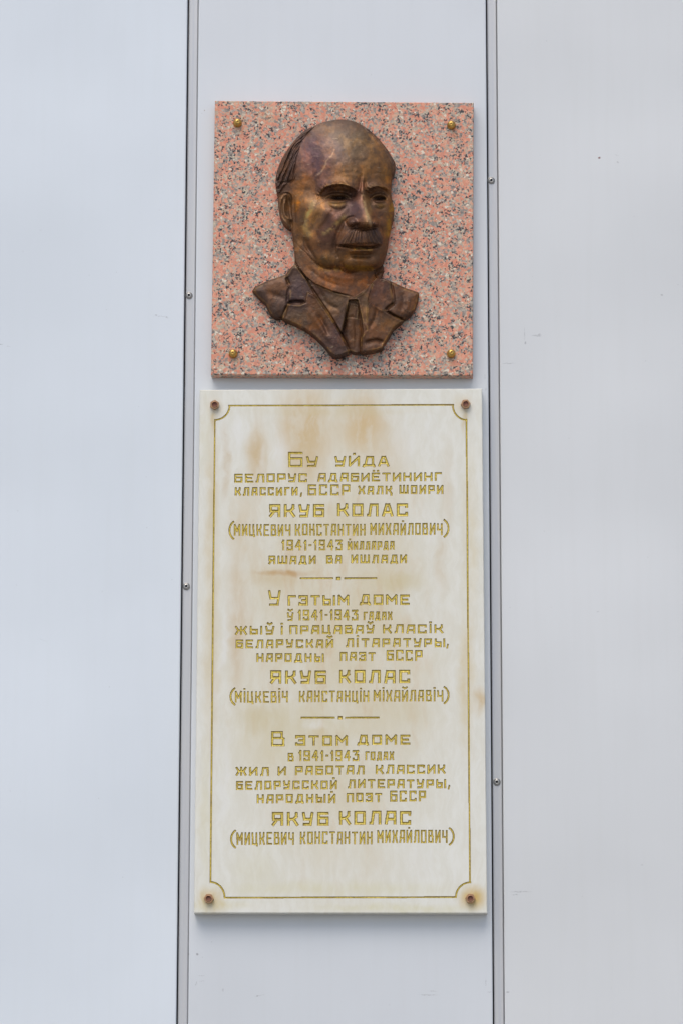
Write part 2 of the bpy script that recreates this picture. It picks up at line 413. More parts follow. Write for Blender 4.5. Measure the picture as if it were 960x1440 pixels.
def screw_mesh():
    r = 4.9*PX
    V, Fc = lathe([(r*1.08, -.0002), (r*1.06, .0007), (r*.94, .0013), (r*.86, .0011), (r*.80, .0019), (r*.55, .0027), (r*.42, .0029), (r*.36, .0026), (r*.30, .0006), (0.0001, .0004)], 26)
    return V, Fc
V, Fc = screw_mesh()
SCREW = None
for (px, py, st) in ((266.2, 415.6, sl_), (262.4, 824.7, sl_), (690.0, 254.0, sr_), (697.8, 1099.8, sr_)):
    if SCREW is None:
        o = mesh('screw', V, Fc, mats=[M_STEEL, M_DARK], smooth=True, mi=[1 if i//26 >= 7 or i//26 == 2 else 0 for i in range(len(Fc))])
        SCREW = o
    else:
        o = SCREW.copy(); C.objects.link(o)
    p = at(px, py, -.0048)
    st['_w'] = (0.0, 0.0, 0.0)
    o.parent = st; o.matrix_parent_inverse = Matrix.Identity(4); o.location = p - 0
    o.rotation_euler = (0, random.uniform(0, 3), 0)

# ------------------------------------------------------------------ granite plaque
def slab_quads(corn, y_front, y_back, bev, chip, seed, n=150):
    """rim of a slab (bevel, four sides, back) with a nicked arris; corn: TL, TR, BR, BL front corners (x, z)"""
    rg = np.random.default_rng(seed)
    P = [np.array(c, float) for c in corn]
    ctr = sum(P)/4
    ring = []
    for k in range(4):
        a, c = P[k], P[(k+1) % 4]
        for i in range(n):
            ring.append(a+(c-a)*i/n)
    ring = np.array(ring); N = len(ring)
    nrm = []
    for k in range(4):
        a, c = P[k], P[(k+1) % 4]
        t = (c-a)/np.linalg.norm(c-a); nn = np.array([-t[1], t[0]])
        if np.dot(nn, a-ctr) < 0: nn = -nn
        nrm += [nn]*n
    nrm = np.array(nrm)
    for k in range(4):      # corner directions
        nrm[k*n] = nrm[k*n]+nrm[(k*n-1) % N]
    s = rg.normal(size=N); s = np.convolve(np.r_[s[-3:], s, s[:3]], np.ones(3)/3, 'same')[3:-3]
    big = np.maximum(0, np.convolve(np.r_[s[-9:], rg.normal(size=N), s[:9]], np.hanning(9)/4, 'same')[9:-9]-.62)
    cut = bev*(1+chip*np.abs(s))+bev*chip*3.2*big
    for k in range(4): cut[k*n] = bev
    A = ring-nrm*bev*1.0                   # where the flat front stops
    rows = []
    rows.append(np.c_[A[:, 0], np.full(N, -y_front), A[:, 1]])
    rin = ring-nrm*(cut*.38)[:, None]
    rows.append(np.c_[rin[:, 0], -(y_front-cut*.42), rin[:, 1]])
    rows.append(np.c_[ring[:, 0], -(y_front-cut*1.05), ring[:, 1]])
    rows.append(np.c_[ring[:, 0], np.full(N, -y_back), ring[:, 1]])
    V = np.concatenate(rows); Fc = []
    for r in range(3):
        for i in range(N):
            j = (i+1) % N
            Fc.append((r*N+i, (r+1)*N+i, (r+1)*N+j, r*N+j))
    Fc.append(tuple(range(4*N-1, 3*N-1, -1)))
    inner = [tuple(rows[0][k*n]) for k in range(4)]
    return V, Fc, inner, N

TG = .022
gp = empty('granite_plaque', (float(at(481, 531, TG)[0]), 0, float(at(481, 531, TG)[2])))
tag(gp, 'square pink speckled granite plaque with four brass caps, carrying the bronze portrait', 'plaque')
gc = [at(302.6, 141.4, TG), at(665.3, 144.2, TG), at(664.3, 528.2, TG), at(297.0, 527.0, TG)]
gc = [(p[0], p[2]) for p in gc]
V, Fc, inner, N = slab_quads(gc, TG, .0008, .0012, .6, 5)
Fc = Fc+[tuple(range(0, N))[::-1]]
mesh('slab', V, Fc, M_GRAN, gp)
r = 6.3*PX
V, Fc = lathe([(r*1.02, -.0005), (r*1.02, .0012), (r*.97, .0030), (r*.90, .0048), (r*.74, .0068), (r*.5, .0083), (r*.28, .0089), (r*.20, .0087), (r*.17, .0074), (.0001, .0073)], 30)
cap0 = None
for i, (px, py) in enumerate(((334.3, 172.2), (634.0, 175.2), (328.2, 496.5), (633.6, 496.4))):
    if cap0 is None: o = cap0 = mesh('brass_cap', V, Fc, M_BRASS, smooth=True)
    else: o = cap0.copy(); C.objects.link(o)
    put(o, gp); o.location = at(px, py+1.2, TG); o.rotation_euler = (random.uniform(-.06, .06), random.uniform(0, 3), random.uniform(-.06, .06))

# ------------------------------------------------------------------ marble plaque with cut lettering
TM = .023
mp = empty('marble_plaque', (float(at(479, 1286, TM)[0]), 0, float(at(479, 1286, TM)[2])))
tag(mp, 'tall off-white marble plaque engraved with gold Cyrillic inscription below the granite one', 'plaque')
mc = [at(281.2, 548.0, TM), at(677.3, 546.2, TM), at(684.6, 1284.5, TM), at(273.0, 1284.2, TM)]
print('marble corners', [(round(p[0], 4), round(p[2], 4)) for p in mc])
mc = [(p[0], p[2]) for p in mc]
V, Fc, inner, N = slab_quads(mc, TM, .0008, .0013, .75, 8, 180)
slabV = [tuple(v) for v in V]; slabF = list(Fc)

LS = 0.42*PX                                      # lattice pitch of the cut letters
GX0, GX1 = float(at(290, 1275, TM)[0]), float(at(668, 1275, TM)[0])
GZ0, GZ1 = float(at(480, 1268, TM)[2]), float(at(480, 562, TM)[2])
NX = int((GX1-GX0)/LS); NZ = int((GZ1-GZ0)/LS)
OCC = np.zeros((NZ, NX), bool)                    # cells taken by a groove

def field(polys, w, x0, x1, z0, z1, endcap=1.0):
    """depth-in-stroke field on lattice corners of a window; polys in metres"""
    i0, i1 = max(0, int((x0-GX0)/LS)-2), min(NX, int((x1-GX0)/LS)+3)
    j0, j1 = max(0, int((z0-GZ0)/LS)-2), min(NZ, int((z1-GZ0)/LS)+3)
    X, Z = np.meshgrid(GX0+np.arange(i0, i1+1)*LS, GZ0+np.arange(j0, j1+1)*LS)
    v = np.full(X.shape, -1.0)
    for pl in polys:
        for (ax, az), (bx, bz) in zip(pl[:-1], pl[1:]):
            L = math.hypot(bx-ax, bz-az)
            if L < 1e-7: continue
            tx, tz = (bx-ax)/L, (bz-az)/L
            s = (X-ax)*tx+(Z-az)*tz; t = np.abs(-(X-ax)*tz+(Z-az)*tx)
            e = w*endcap
            v = np.maximum(v, np.minimum(w-t, np.minimum(s+e, L+e-s)))
    return i0, i1, j0, j1, X, Z, v

def groove(name, polys, wpx, parent, depthpx=1.25, wallfrac=.62, endcap=1.0, mats=None):
    w = wpx*PX
    xs = [p[0] for pl in polys for p in pl]; zs = [p[1] for pl in polys for p in pl]
    i0, i1, j0, j1, X, Z, v = field(polys, w, min(xs)-w, max(xs)+w, min(zs)-w, max(zs)+w, endcap)
    g = v > 0
    cell = g[:-1, :-1] | g[1:, :-1] | g[:-1, 1:] | g[1:, 1:]
    cell &= ~OCC[j0:j1, i0:i1]
    OCC[j0:j1, i0:i1] |= cell
    bv = w*wallfrac
    h = np.clip(v/bv, 0, 1); h = h*(1.25-.25*h)
    Y = -TM+h*depthpx*PX
    idx = np.arange(X.size).reshape(X.shape)
    jj, ii = np.nonzero(cell)
    q = np.stack([idx[jj, ii], idx[jj, ii+1], idx[jj+1, ii+1], idx[jj+1, ii]], 1)
    vm = (v[jj, ii]+v[jj, ii+1]+v[jj+1, ii+1]+v[jj+1, ii])/4
    mi = (vm < bv*.62).astype(int)
    used, inv = np.unique(q, return_inverse=True); q = inv.reshape(q.shape)
    V = np.stack([X.ravel()[used], Y.ravel()[used], Z.ravel()[used]], 1)
    return mesh(name, V, q, parent=parent, mats=[M_GOLD, M_GOLDD], mi=mi)

# stroke alphabet: open polylines in a unit box, y upwards
GL = {
 'А': [[(0, 0), (.2, 1), (1, 1), (1, 0)], [(.06, .36), (1, .36)]],
 'A3': [[(0, 0), (.36, 1), (.64, 1), (1, 0)], [(.12, .3), (.88, .3)]],
 'Б': [[(1, 1), (0, 1), (0, 0), (1, 0), (1, .58), (0, .58)]],
 'В': [[(0, 0), (0, 1), (.86, 1), (.86, .56), (0, .56)], [(.86, .56), (1, .50), (1, 0), (0, 0)]],
 'Г': [[(0, 0), (0, 1), (1, 1)]],
 'Д': [[(.16, 0), (.34, 1), (.86, 1), (.86, 0)], [(0, -.10), (.04, .02), (.96, .02), (1, -.10)]],
 'Е': [[(1, 1), (0, 1), (0, 0), (1, 0)], [(0, .5), (.8, .5)]],
 'Ж': [[(.5, 0), (.5, 1)], [(0, 1), (.24, .52), (0, 0)], [(1, 1), (.76, .52), (1, 0)], [(.24, .52), (.76, .52)]],
 'И': [[(0, 1), (0, 0), (1, 1), (1, 0)]],
 'К': [[(0, 0), (0, 1)], [(.93, 1), (.90, .72), (.6, .5), (0, .45)], [(.58, .48), (1, 0)]],
 'Л': [[(0, 0), (.14, 0), (.30, 1), (1, 1), (1, 0)]],
 'М': [[(0, 0), (0, 1), (.5, .38), (1, 1), (1, 0)]],
 'Н': [[(0, 0), (0, 1)], [(1, 0), (1, 1)], [(0, .5), (1, .5)]],
 'О': [[(0, 0), (0, 1), (1, 1), (1, 0), (0, 0)]],
 'П': [[(0, 0), (0, 1), (1, 1), (1, 0)]],
 'Р': [[(0, 0), (0, 1), (1, 1), (1, .4), (0, .4)]],
 'С': [[(1, .82), (1, 1), (0, 1), (0, 0), (1, 0), (1, .18)]],
 'Т': [[(0, 1), (1, 1)], [(.5, 0), (.5, 1)]],
 'У': [[(0, 1), (.12, .48), (.86, .48)], [(1, 1), (.80, 0), (.1, 0)]],
 'Х': [[(0, 1), (.28, .52), (0, 0)], [(1, 1), (.72, .52), (1, 0)], [(.28, .52), (.72, .52)]],
 'Ц': [[(0, 1), (0, 0), (.86, 0), (.86, 1)], [(.86, 0), (1, 0), (1, -.14)]],
 'Ч': [[(0, 1), (.04, .46), (1, .46)], [(1, 1), (1, 0)]],
 'Ш': [[(0, 1), (0, 0), (1, 0), (1, 1)], [(.5, 0), (.5, 1)]],
 'Ы': [[(0, 1), (0, 0), (.58, 0), (.58, .56), (0, .56)], [(1, 0), (1, 1)]],
 'Э': [[(0, .86), (0, 1), (1, 1), (1, 0), (0, 0), (0, .14)], [(.42, .52), (1, .52)]],
 'Я': [[(1, 0), (1, 1), (0, 1), (.02, .44), (1, .44)], [(.42, .44), (0, 0)]],
 'І': [[(.5, 0), (.5, 1)]],
 '1': [[(.1, .80), (.75, 1), (.75, 0)]],
 '9': [[(1, .50), (0, .50), (0, 1), (1, 1), (1, 0), (0, 0), (0, .16)]],
 '4': [[(.78, 0), (.78, 1), (.62, 1), (0, .32), (1, .32)]],
 '3': [[(0, .95), (0, 1), (1, 1), (.45, .6), (1, .56), (1, 0), (0, 0), (0, .18)]],
 '-': [[(0, .5), (1, .5)]],
}
GL['Й'] = GL['И']; GL['Ё'] = GL['Е']; GL['Ў'] = GL['У']; GL['Қ'] = GL['К']+[[(1, 0), (1, -.22)]]
WD = {'Ш': 1.42, 'Ж': 1.3, 'М': 1.16, 'Ы': 1.36, 'Д': 1.16, 'І': .26, '1': .50, '-': .42, 'Г': .86, 'Ц': 1.08, 'Л': 1.04}

def letters(text, x0, x1, yt0, yb0, yt1, yb1, w, gap=.36, tri=False, breve=False):
    """place the letters of one word between photo pixels x0..x1; yt/yb give top and bottom at either end"""
    ws = [WD.get(c, 1.0) for c in text]
    tot = sum(ws)+gap*(len(text)-1)
    k = (x1-x0)/tot; x = x0; res = []
    for c, cw in zip(text, ws):
        a, bq = x, x+cw*k
        f = ((a+bq)/2-x0)/max(1e-6, x1-x0)
        yt, yb = yt0+(yt1-yt0)*f, yb0+(yb1-yb0)*f
        jt = random.uniform(-.25, .25)
        def P(u, v):
            px = a+w+(bq-a-2*w)*u if c != 'І' else (a+bq)/2
            py = (yb-w)-(yb-yt-2*w)*v+jt
            q = at(px, py, TM); return (float(q[0]), float(q[2]))
        polys = [[P(*p) for p in pl] for pl in (GL['A3'] if (c == 'А' and tri) else GL[c])]
        def R(px, py):
            q = at(px, py, TM); return (float(q[0]), float(q[2]))
        extra = []
        m = (a+bq)/2
        if c == 'Й' and not breve or c == 'І': extra = [([R(m-.35, yt-2.9), R(m+.35, yt-2.9)], .95)]
        if c == 'Ё': extra = [([R(m-3.2, yt-2.6), R(m-2.6, yt-2.6)], .9), ([R(m+2.6, yt-2.6), R(m+3.2, yt-2.6)], .9)]
        if c == 'Ў' or (c == 'Й' and breve): extra = [([R(m-2.6, yt-3.8), R(m, yt-2.2), R(m+2.6, yt-3.8)], .75)]
        res.append((polys, extra))
        x = bq+gap*k
    return res

def arc(cx, cy, rx, ry, a0, a1, n=12):
    out = []
    for i in range(n+1):
        a = math.radians(a0+(a1-a0)*i/n)
        q = at(cx+rx*math.cos(a), cy-ry*math.sin(a), TM); out.append((float(q[0]), float(q[2])))
    return out

def add_line(specs, w, label, joined=False, parens=None, commas=(), tri=False, breve=False, gap=.36):
    ln = empty('inscription_line', parent=mp)
    ln['label'] = label
    if parens:
        for (x, yt, yb, s) in parens:
            cyy = (yt+yb)/2
            pl = arc(x+14, cyy, 13, (yb-yt)/2*1.22-1, 180-55, 180+55) if s > 0 else arc(x-14, cyy, 13, (yb-yt)/2*1.22-1, 55, -55)
            groove('bracket', [pl], 1.15, ln)
    for sp in specs:
        t, x0, x1, yt, yb = sp[:5]; yt1, yb1 = (sp[5], sp[6]) if len(sp) > 6 else (yt, yb)
        ww = sp[7] if len(sp) > 7 else w
        L = letters(t, x0, x1, yt, yb, yt1, yb1, ww, gap, tri, breve)
        if joined:
            polys = [p for ps, ex in L for p in ps]+[ex_[0] for ps, ex in L for ex_ in ex]
            groove('word', polys, ww, ln)
        else:
            for ps, ex in L:
                groove('letter', ps+[e[0] for e in ex], ww, ln)
    for (x, y) in commas:
        a, c = at(x, y-2, TM), at(x-.9, y+2.2, TM)
        groove('comma', [[(float(a[0]), float(a[2])), (float(c[0]), float(c[2]))]], 1.0, ln)
    return ln

def divider(xa, xb, xc, xd, sq, y):
    dv = empty('divider', parent=mp); dv['label'] = 'short gold rule broken by a small square'
    for (p, q) in ((xa, xb), (xc, xd)):
        a, c = at(p+1.2, y, TM), at(q-1.2, y-.2, TM)
        groove('rule', [[(float(a[0]), float(a[2])), (float(c[0]), float(c[2]))]], 1.15, dv)
    a, c = at(sq-.7, y+.2, TM), at(sq+.7, y+.2, TM)
    groove('square', [[(float(a[0]), float(a[2])), (float(c[0]), float(c[2]))]], 2.3, dv)

NW, WW, BW, SW = 1.05, 1.27, 1.88, 1.5
add_line([('Б', 405.6, 425.6, 635.4, 656.6), ('У', 431, 447.4, 641.6, 656.5), ('УЙДА', 470.6, 546.6, 641.3, 656.0)], SW, 'first inscription line, top of the stone', tri=True, gap=.26)
add_line([('БЕЛОРУС', 330, 431.6, 666.3, 678.6, 665.6, 678.0), ('АДАБИЁТИНИНГ', 446.8, 620.5, 665.5, 677.6, 664.0, 676.2)], WW, 'wide capitals in the second line', gap=.30)
add_line([('КЛАССИГИ', 330.6, 418.8, 685.2, 697.0), ('БССР', 433, 492, 681.4, 696.6), ('ХАЛҚ', 503.4, 551, 683.2, 695.2), ('ШОИРИ', 561, 622.5, 682.2, 694.6)], WW, 'third line, ending the first sentence', commas=[(424, 695.5)], gap=.36)
add_line([('ЯКУБ', 379, 456.2, 709.0, 727.2), ('КОЛАС', 474.2, 573, 708.0, 726.2)], BW, 'large name in the upper text', tri=True, gap=.32)
add_line([('МИЦКЕВИЧ', 329.5, 408.6, 737.2, 753.6), ('КОНСТАНТИН', 415, 513.2, 736.8, 753.2), ('МИХАЙЛОВИЧ', 520, 621.5, 735.8, 752.4)], NW, 'narrow bracketed name in the upper text', joined=True, parens=[(322, 733, 758.5, 1), (630.8, 730.5, 755.5, -1)], gap=.34)
add_line([('1941-1943', 396, 481, 759.2, 774.2), ('ЙИЛЛАРДА', 488.4, 554, 761.4, 773.4, 761.0, 773.0, NW)], NW+.1, 'years in the upper text', gap=.34)
add_line([('ЯШАДИ', 378, 444, 781.4, 793.2), ('ВА', 459, 480.4, 780.9, 792.7), ('ИШЛАДИ', 493.4, 571.4, 780.0, 792.0)], WW, 'last line of the upper text', gap=.36)
divider(422, 468.4, 483.8, 529.6, 475.8, 813.2)
add_line([('У', 377.6, 394.8, 830.2, 851.8), ('ГЭТЫМ', 405.0, 490.4, 837.2, 851.8, 836.8, 851.2), ('ДОМЕ', 505.2, 575.4, 836.0, 850.4)], SW, 'first line of the middle text', gap=.30)
add_line([('Ў', 404, 412.8, 861.2, 873.2, 861.2, 873.2, NW), ('1941-1943', 419, 503, 857.3, 872.3), ('ГАДАХ', 511, 551, 860, 871.8, 860, 871.8, NW)], NW+.1, 'years in the middle text', breve=True, gap=.34)
add_line([('ЖЫЎ', 331, 386, 880.3, 892.5), ('І', 394.6, 398.8, 880, 892.4), ('ПРАЦАВАЎ', 407.4, 526, 879.4, 891.8, 878.8, 891.0), ('КЛАСІК', 538, 622.4, 878.2, 890.6)], WW, 'third line of the middle text', breve=True, gap=.34)
add_line([('БЕЛАРУСКАЙ', 332, 468.6, 899.6, 911.8, 899.0, 911.0), ('ЛІТАРАТУРЫ', 486, 625, 897.6, 910.0)], WW, 'fourth line of the middle text', commas=[(629, 908.6)], breve=True, gap=.38)
add_line([('НАРОДНЫ', 361, 455.4, 918.8, 931.0), ('ПАЭТ', 478, 527.4, 917.0, 929.4), ('БССР', 543, 593.2, 914.2, 929.2)], WW, 'fifth line of the middle text', gap=.36)
add_line([('ЯКУБ', 380.4, 458.4, 943.0, 961.6), ('КОЛАС', 477.2, 576, 942.2, 960.8)], BW, 'large name in the middle text', gap=.34)
add_line([('МІЦКЕВІЧ', 331, 405, 972.0, 988.0), ('КАНСТАНЦІН', 421, 518.4, 971.4, 987.2), ('МІХАЙЛАВІЧ', 525, 622.4, 970.4, 986.4)], NW, 'narrow bracketed name in the middle text', joined=True, parens=[(323.6, 967.5, 991.5, 1), (631, 965.5, 989.5, -1)], breve=True, gap=.34)
divider(423, 470.6, 485, 532.8, 478.2, 1009.3)
add_line([('В', 381.6, 400.2, 1028.2, 1049.6), ('ЭТОМ', 415.4, 488.4, 1034.2, 1048.8), ('ДОМЕ', 502, 576, 1033, 1047.2)], SW, 'first line of the lowest text', gap=.36)
add_line([('В', 405, 413.2, 1058.8, 1070.8, 1058.8, 1070.8, NW), ('1941-1943', 420, 504.2, 1055, 1070.2), ('ГОДАХ', 513.2, 553.4, 1057, 1069, 1057, 1069, NW)], NW+.1, 'years in the lowest text', gap=.34)
add_line([('ЖИЛ', 332, 378.2, 1078.8, 1091.0), ('И', 391, 402.4, 1078.2, 1090.6), ('РАБОТАЛ', 415.2, 512, 1077.4, 1090.0, 1076.4, 1089.0), ('КЛАССИК', 528, 625.6, 1075.6, 1088.2)], WW, 'third line of the lowest text', gap=.34)
add_line([('БЕЛОРУССКОЙ', 332.4, 474, 1098.2, 1110.6, 1097.4, 1109.6), ('ЛИТЕРАТУРЫ', 489, 626.6, 1095.8, 1108.4)], WW, 'fourth line of the lowest text', commas=[(631, 1107)], gap=.36)
add_line([('НАРОДНЫЙ', 361.4, 471.6, 1117.2, 1129.6, 1116.4, 1129.0), ('ПОЭТ', 487, 536.6, 1115.2, 1127.8), ('БССР', 548, 598.2, 1112.0, 1127.2)], WW, 'fifth line of the lowest text', gap=.36)
add_line([('ЯКУБ', 382.8, 462, 1142.0, 1161.2), ('КОЛАС', 477, 577.4, 1140.4, 1159.6)], BW, 'large name in the lowest text', gap=.34)
add_line([('МИЦКЕВИЧ', 333, 413.4, 1170.4, 1188.0), ('КОНСТАНТИН', 422, 523, 1169.4, 1187.0), ('МИХАЙЛОВИЧ', 530, 628.6, 1167.4, 1185.4)], NW, 'narrow bracketed name in the lowest text', joined=True, parens=[(324.4, 1167.5, 1192.5, 1), (638.2, 1164, 1188.5, -1)], gap=.34)

# engraved frame line with hollowed corners
def Q(px, py):
    q = at(px, py, TM); return (float(q[0]), float(q[2]))
def qarc(cx, cy, rx, ry, a0, a1): return arc(cx, cy, rx, ry, a0, a1, 14)
frame = [[Q(322.5, 570.4), Q(636.5, 569.4)]]
frame += [qarc(655, 569.4, 19, 21, 180, 270), [Q(655.2, 590), Q(660.0, 1241)], qarc(660.4, 1261.4, 20, 20.5, 90, 180), [Q(640.5, 1261.6), Q(316.6, 1262.4)],
          qarc(296.2, 1262.4, 20, 22, 0, 90), [Q(296.2, 1240), Q(302.6, 590.4)], qarc(302.6, 570.4, 20.5, 20, 270, 360)]
groove('frame_line', frame, 1.02, mp, depthpx=1.15)

# flat front of the stone: everything the grooves left, merged into rectangles
rects = []; active = {}
for j in range(NZ+1):
    runs = set()
    if j < NZ:
        row = OCC[j]; dd = np.flatnonzero(np.diff(np.r_[1, row.astype(int), 1]))
        for a, c in zip(dd[::2], dd[1::2]): runs.add((int(a), int(c)))
    for k in list(active):
        if k not in runs: rects.append((k[0], k[1], active.pop(k), j))
    for k in runs: active.setdefault(k, j)
fv, ff = [], []
def rect(xa, xb, za, zb):
    n = len(fv); fv.extend([(xa, -TM, za), (xb, -TM, za), (xb, -TM, zb), (xa, -TM, zb)]); ff.append((n, n+1, n+2, n+3))
for (a, c, j0, j1) in rects: rect(GX0+a*LS, GX0+c*LS, GZ0+j0*LS, GZ0+j1*LS)
GXE, GZE = GX0+NX*LS, GZ0+NZ*LS
# margin between the lettered field and the bevel
n0 = len(fv)
ic = inner   # TL TR BR BL
gcorn = [(GX0, -TM, GZE), (GXE, -TM, GZE), (GXE, -TM, GZ0), (GX0, -TM, GZ0)]
per = N//4
rimtop = [tuple(slabV[i]) for i in range(N)]
base = len(slabV)
allV = slabV+fv
allF = slabF+[tuple(base+i for i in f) for f in ff]
gi = len(allV); allV += gcorn
for k in range(4):
    a = k*per; bb = [(a+i) % N for i in range(per+1)]
    allF.append(tuple(bb[::-1]+[gi+k, gi+(k+1) % 4])[::1])
mo = mesh('slab', allV, allF, M_MARB, mp)
print('marble quads', len(allF), 'letters', len([o for o in bpy.data.objects if o.name.startswith('letter')]))

# hexagonal bolts
r = 6.9*PX
V, Fc = lathe([(r*1.0, -.0005), (r*1.0, .0052), (r*.96, .0060), (r*.84, .0066), (r*.62, .0064), (r*.60, .0080), (r*.52, .0084)], 36, hexring=(0, 1, 2))
V2, F2 = lathe([(r*.52, .0084), (r*.46, .0082), (r*.42, .0066), (.0001, .0063)], 36)
b0 = s0 = None
for i, (px, py, lab) in enumerate(((302.2, 569.3, None), (653.8, 568.4, None), (294.2, 1263.4, None), (660.6, 1263.2, None))):
    if b0 is None:
        o = b0 = mesh('bolt', V, Fc, M_RUST); s = s0 = mesh('socket', V2, F2, M_RUSTD)
    else:
        o = b0.copy(); C.objects.link(o); s = s0.copy(); C.objects.link(s)
    put(o, mp); s.parent = o
    o.location = at(px, py+.6, TM); o.rotation_euler = (random.uniform(-.07, .07), random.uniform(0, 3), random.uniform(-.07, .07))

# ------------------------------------------------------------------ bronze portrait relief
ST = 0.5
X0, X1, Y0, Y1 = 350.0, 596.0, 162.0, 506.0
nx, ny = int((X1-X0)/ST)+1, int((Y1-Y0)/ST)+1
PXg, PYg = np.meshgrid(X0+np.arange(nx)*ST, Y0+np.arange(ny)*ST)
HX, HY = (PXg-380)*5.0526, (PYg-160)*5.0526       # head drawing units
BX, BY = (PXg-340)*3.6923, (PYg-150)*3.6923       # bust drawing units
kH, kB = 5.0526, 3.6923

def catmull(pts, n=6, closed=False):
    P = np.array(pts, float); out = []
    m = len(P)
    rng_ = range(m if closed else m-1)
    for i in rng_:
        p0 = P[(i-1) % m] if closed or i > 0 else P[i]; p1 = P[i]; p2 = P[(i+1) % m]
        p3 = P[(i+2) % m] if closed or i+2 < m else P[(i+1) % m]
        for k in range(n):
            t = k/n
            out.append(.5*((2*p1)+(-p0+p2)*t+(2*p0-5*p1+4*p2-p3)*t*t+(-p0+3*p1-3*p2+p3)*t**3))
    if not closed: out.append(P[-1])
    return np.array(out)

def sdf(poly, X, Y, smooth=True):
    """signed distance, positive inside"""
    P = catmull(poly, 4, True) if smooth else np.array(poly, float)
    best = np.full(X.shape, 1e9); ins = np.zeros(X.shape, bool)
    for i in range(len(P)):
        ax, ay = P[i]; bx, by = P[(i+1) % len(P)]
        ex, ey = bx-ax, by-ay; L2 = ex*ex+ey*ey+1e-12
        t = np.clip(((X-ax)*ex+(Y-ay)*ey)/L2, 0, 1)
        dd = (X-ax-t*ex)**2+(Y-ay-t*ey)**2
        best = np.minimum(best, dd)
        if ay != by:
            c = ((ay > Y) != (by > Y)) & (X < (bx-ax)*(Y-ay)/(by-ay)+ax)
            ins ^= c
    d = np.sqrt(best)
    return np.where(ins, d, -d)

def line(pts, X, Y, curve=True):
    """distance, side (+ left of travel), parameter 0..1 along"""
    P = catmull(pts, 5) if curve else np.array(pts, float)
    seg = np.hypot(*np.diff(P, axis=0).T); cum = np.r_[0, np.cumsum(seg)]; tot = cum[-1]
    best = np.full(X.shape, 1e18); side = np.zeros(X.shape); par = np.zeros(X.shape)
    for i in range(len(P)-1):
        ax, ay = P[i]; ex, ey = P[i+1]-P[i]; L2 = ex*ex+ey*ey+1e-12
        t = np.clip(((X-ax)*ex+(Y-ay)*ey)/L2, 0, 1)
        dx, dy = X-ax-t*ex, Y-ay-t*ey
        dd = dx*dx+dy*dy; m = dd < best
        best = np.where(m, dd, best); side = np.where(m, np.sign(ex*dy-ey*dx), side); par = np.where(m, (cum[i]+t*seg[i])/tot, par)
    return np.sqrt(best), side, par

def blob(X, Y, cx, cy, rx, ry, amp, rot=0.0, p=2.0):
    c, s = math.cos(rot), math.sin(rot)
    u = ((X-cx)*c+(Y-cy)*s)/rx; v = (-(X-cx)*s+(Y-cy)*c)/ry
    return amp*np.exp(-.5*(u*u+v*v)**(p/2))

def ridge(X, Y, pts, amp, wl, wr=None, taper=True):
    """raised (or cut, amp < 0) line; wl / wr widths left and right of travel (screen, y down: left = above when drawn left to right is negative side)"""
    wr = wl if wr is None else wr
    d, s, t = line(pts, X, Y)
    wv = np.where(s < 0, wl, wr)
    a = amp*np.exp(-.5*(d/wv)**2)
    if taper: a = a*np.clip(np.minimum(t, 1-t)*5+.15, 0, 1)**.7
    return a

def sstep(a, b, x):
    t = np.clip((x-a)/(b-a), 0, 1); return t*t*(3-2*t)

def vnoise(scale, seed, octs=4, stretch=(1, 1), X=None, Y=None):
    rg = np.random.default_rng(seed); X = PXg if X is None else X; Y = PYg if Y is None else Y
    out = np.zeros(X.shape); amp = 1; tot = 0
    for o in range(octs):
        s = scale/(2**o)
        u = (X*stretch[0])/s+100; v = (Y*stretch[1])/s+100
        G = rg.random((256, 256))
        iu, iv = np.floor(u).astype(int), np.floor(v).astype(int); fu, fv_ = u-iu, v-iv
        fu = fu*fu*(3-2*fu); fv_ = fv_*fv_*(3-2*fv_)
        g = lambda a, c: G[(c) % 256, (a) % 256]
        out += amp*((g(iu, iv)*(1-fu)+g(iu+1, iv)*fu)*(1-fv_)+(g(iu, iv+1)*(1-fu)+g(iu+1, iv+1)*fu)*fv_)
        tot += amp; amp *= .55
    return out/tot

def blur(A, k):
    if k < 1: return A
    r_k = int(k*2.5)+1; x = np.arange(-r_k, r_k+1); g = np.exp(-.5*(x/k)**2); g /= g.sum()
    B = np.pad(A, ((r_k, r_k), (0, 0)), 'edge'); A = sum(g[i]*B[i:i+A.shape[0]] for i in range(len(g)))
    B = np.pad(A, ((0, 0), (r_k, r_k)), 'edge'); return sum(g[i]*B[:, i:i+A.shape[1]] for i in range(len(g)))

def inflate(mask, pw=.5, it=2500):
    m = mask[::6, ::6]; u = np.zeros(m.shape)
    for _ in range(it):
        v = np.pad(u, 1)
        u = np.where(m, (v[:-2, 1:-1]+v[2:, 1:-1]+v[1:-1, :-2]+v[1:-1, 2:])/4+.01, 0)
    u = (u/u.max())
    yy = np.arange(mask.shape[0])/6; xx = np.arange(mask.shape[1])/6
    iy = np.clip(yy.astype(int), 0, m.shape[0]-2); ix = np.clip(xx.astype(int), 0, m.shape[1]-2)
    fy = (yy-iy)[:, None]; fx = (xx-ix)[None, :]
    U = (u[iy][:, ix]*(1-fy)*(1-fx)+u[iy+1][:, ix]*fy*(1-fx)+u[iy][:, ix+1]*(1-fy)*fx+u[iy+1][:, ix+1]*fy*fx)
    U = blur(U, 4)
    return np.clip(U, 0, 1)**pw

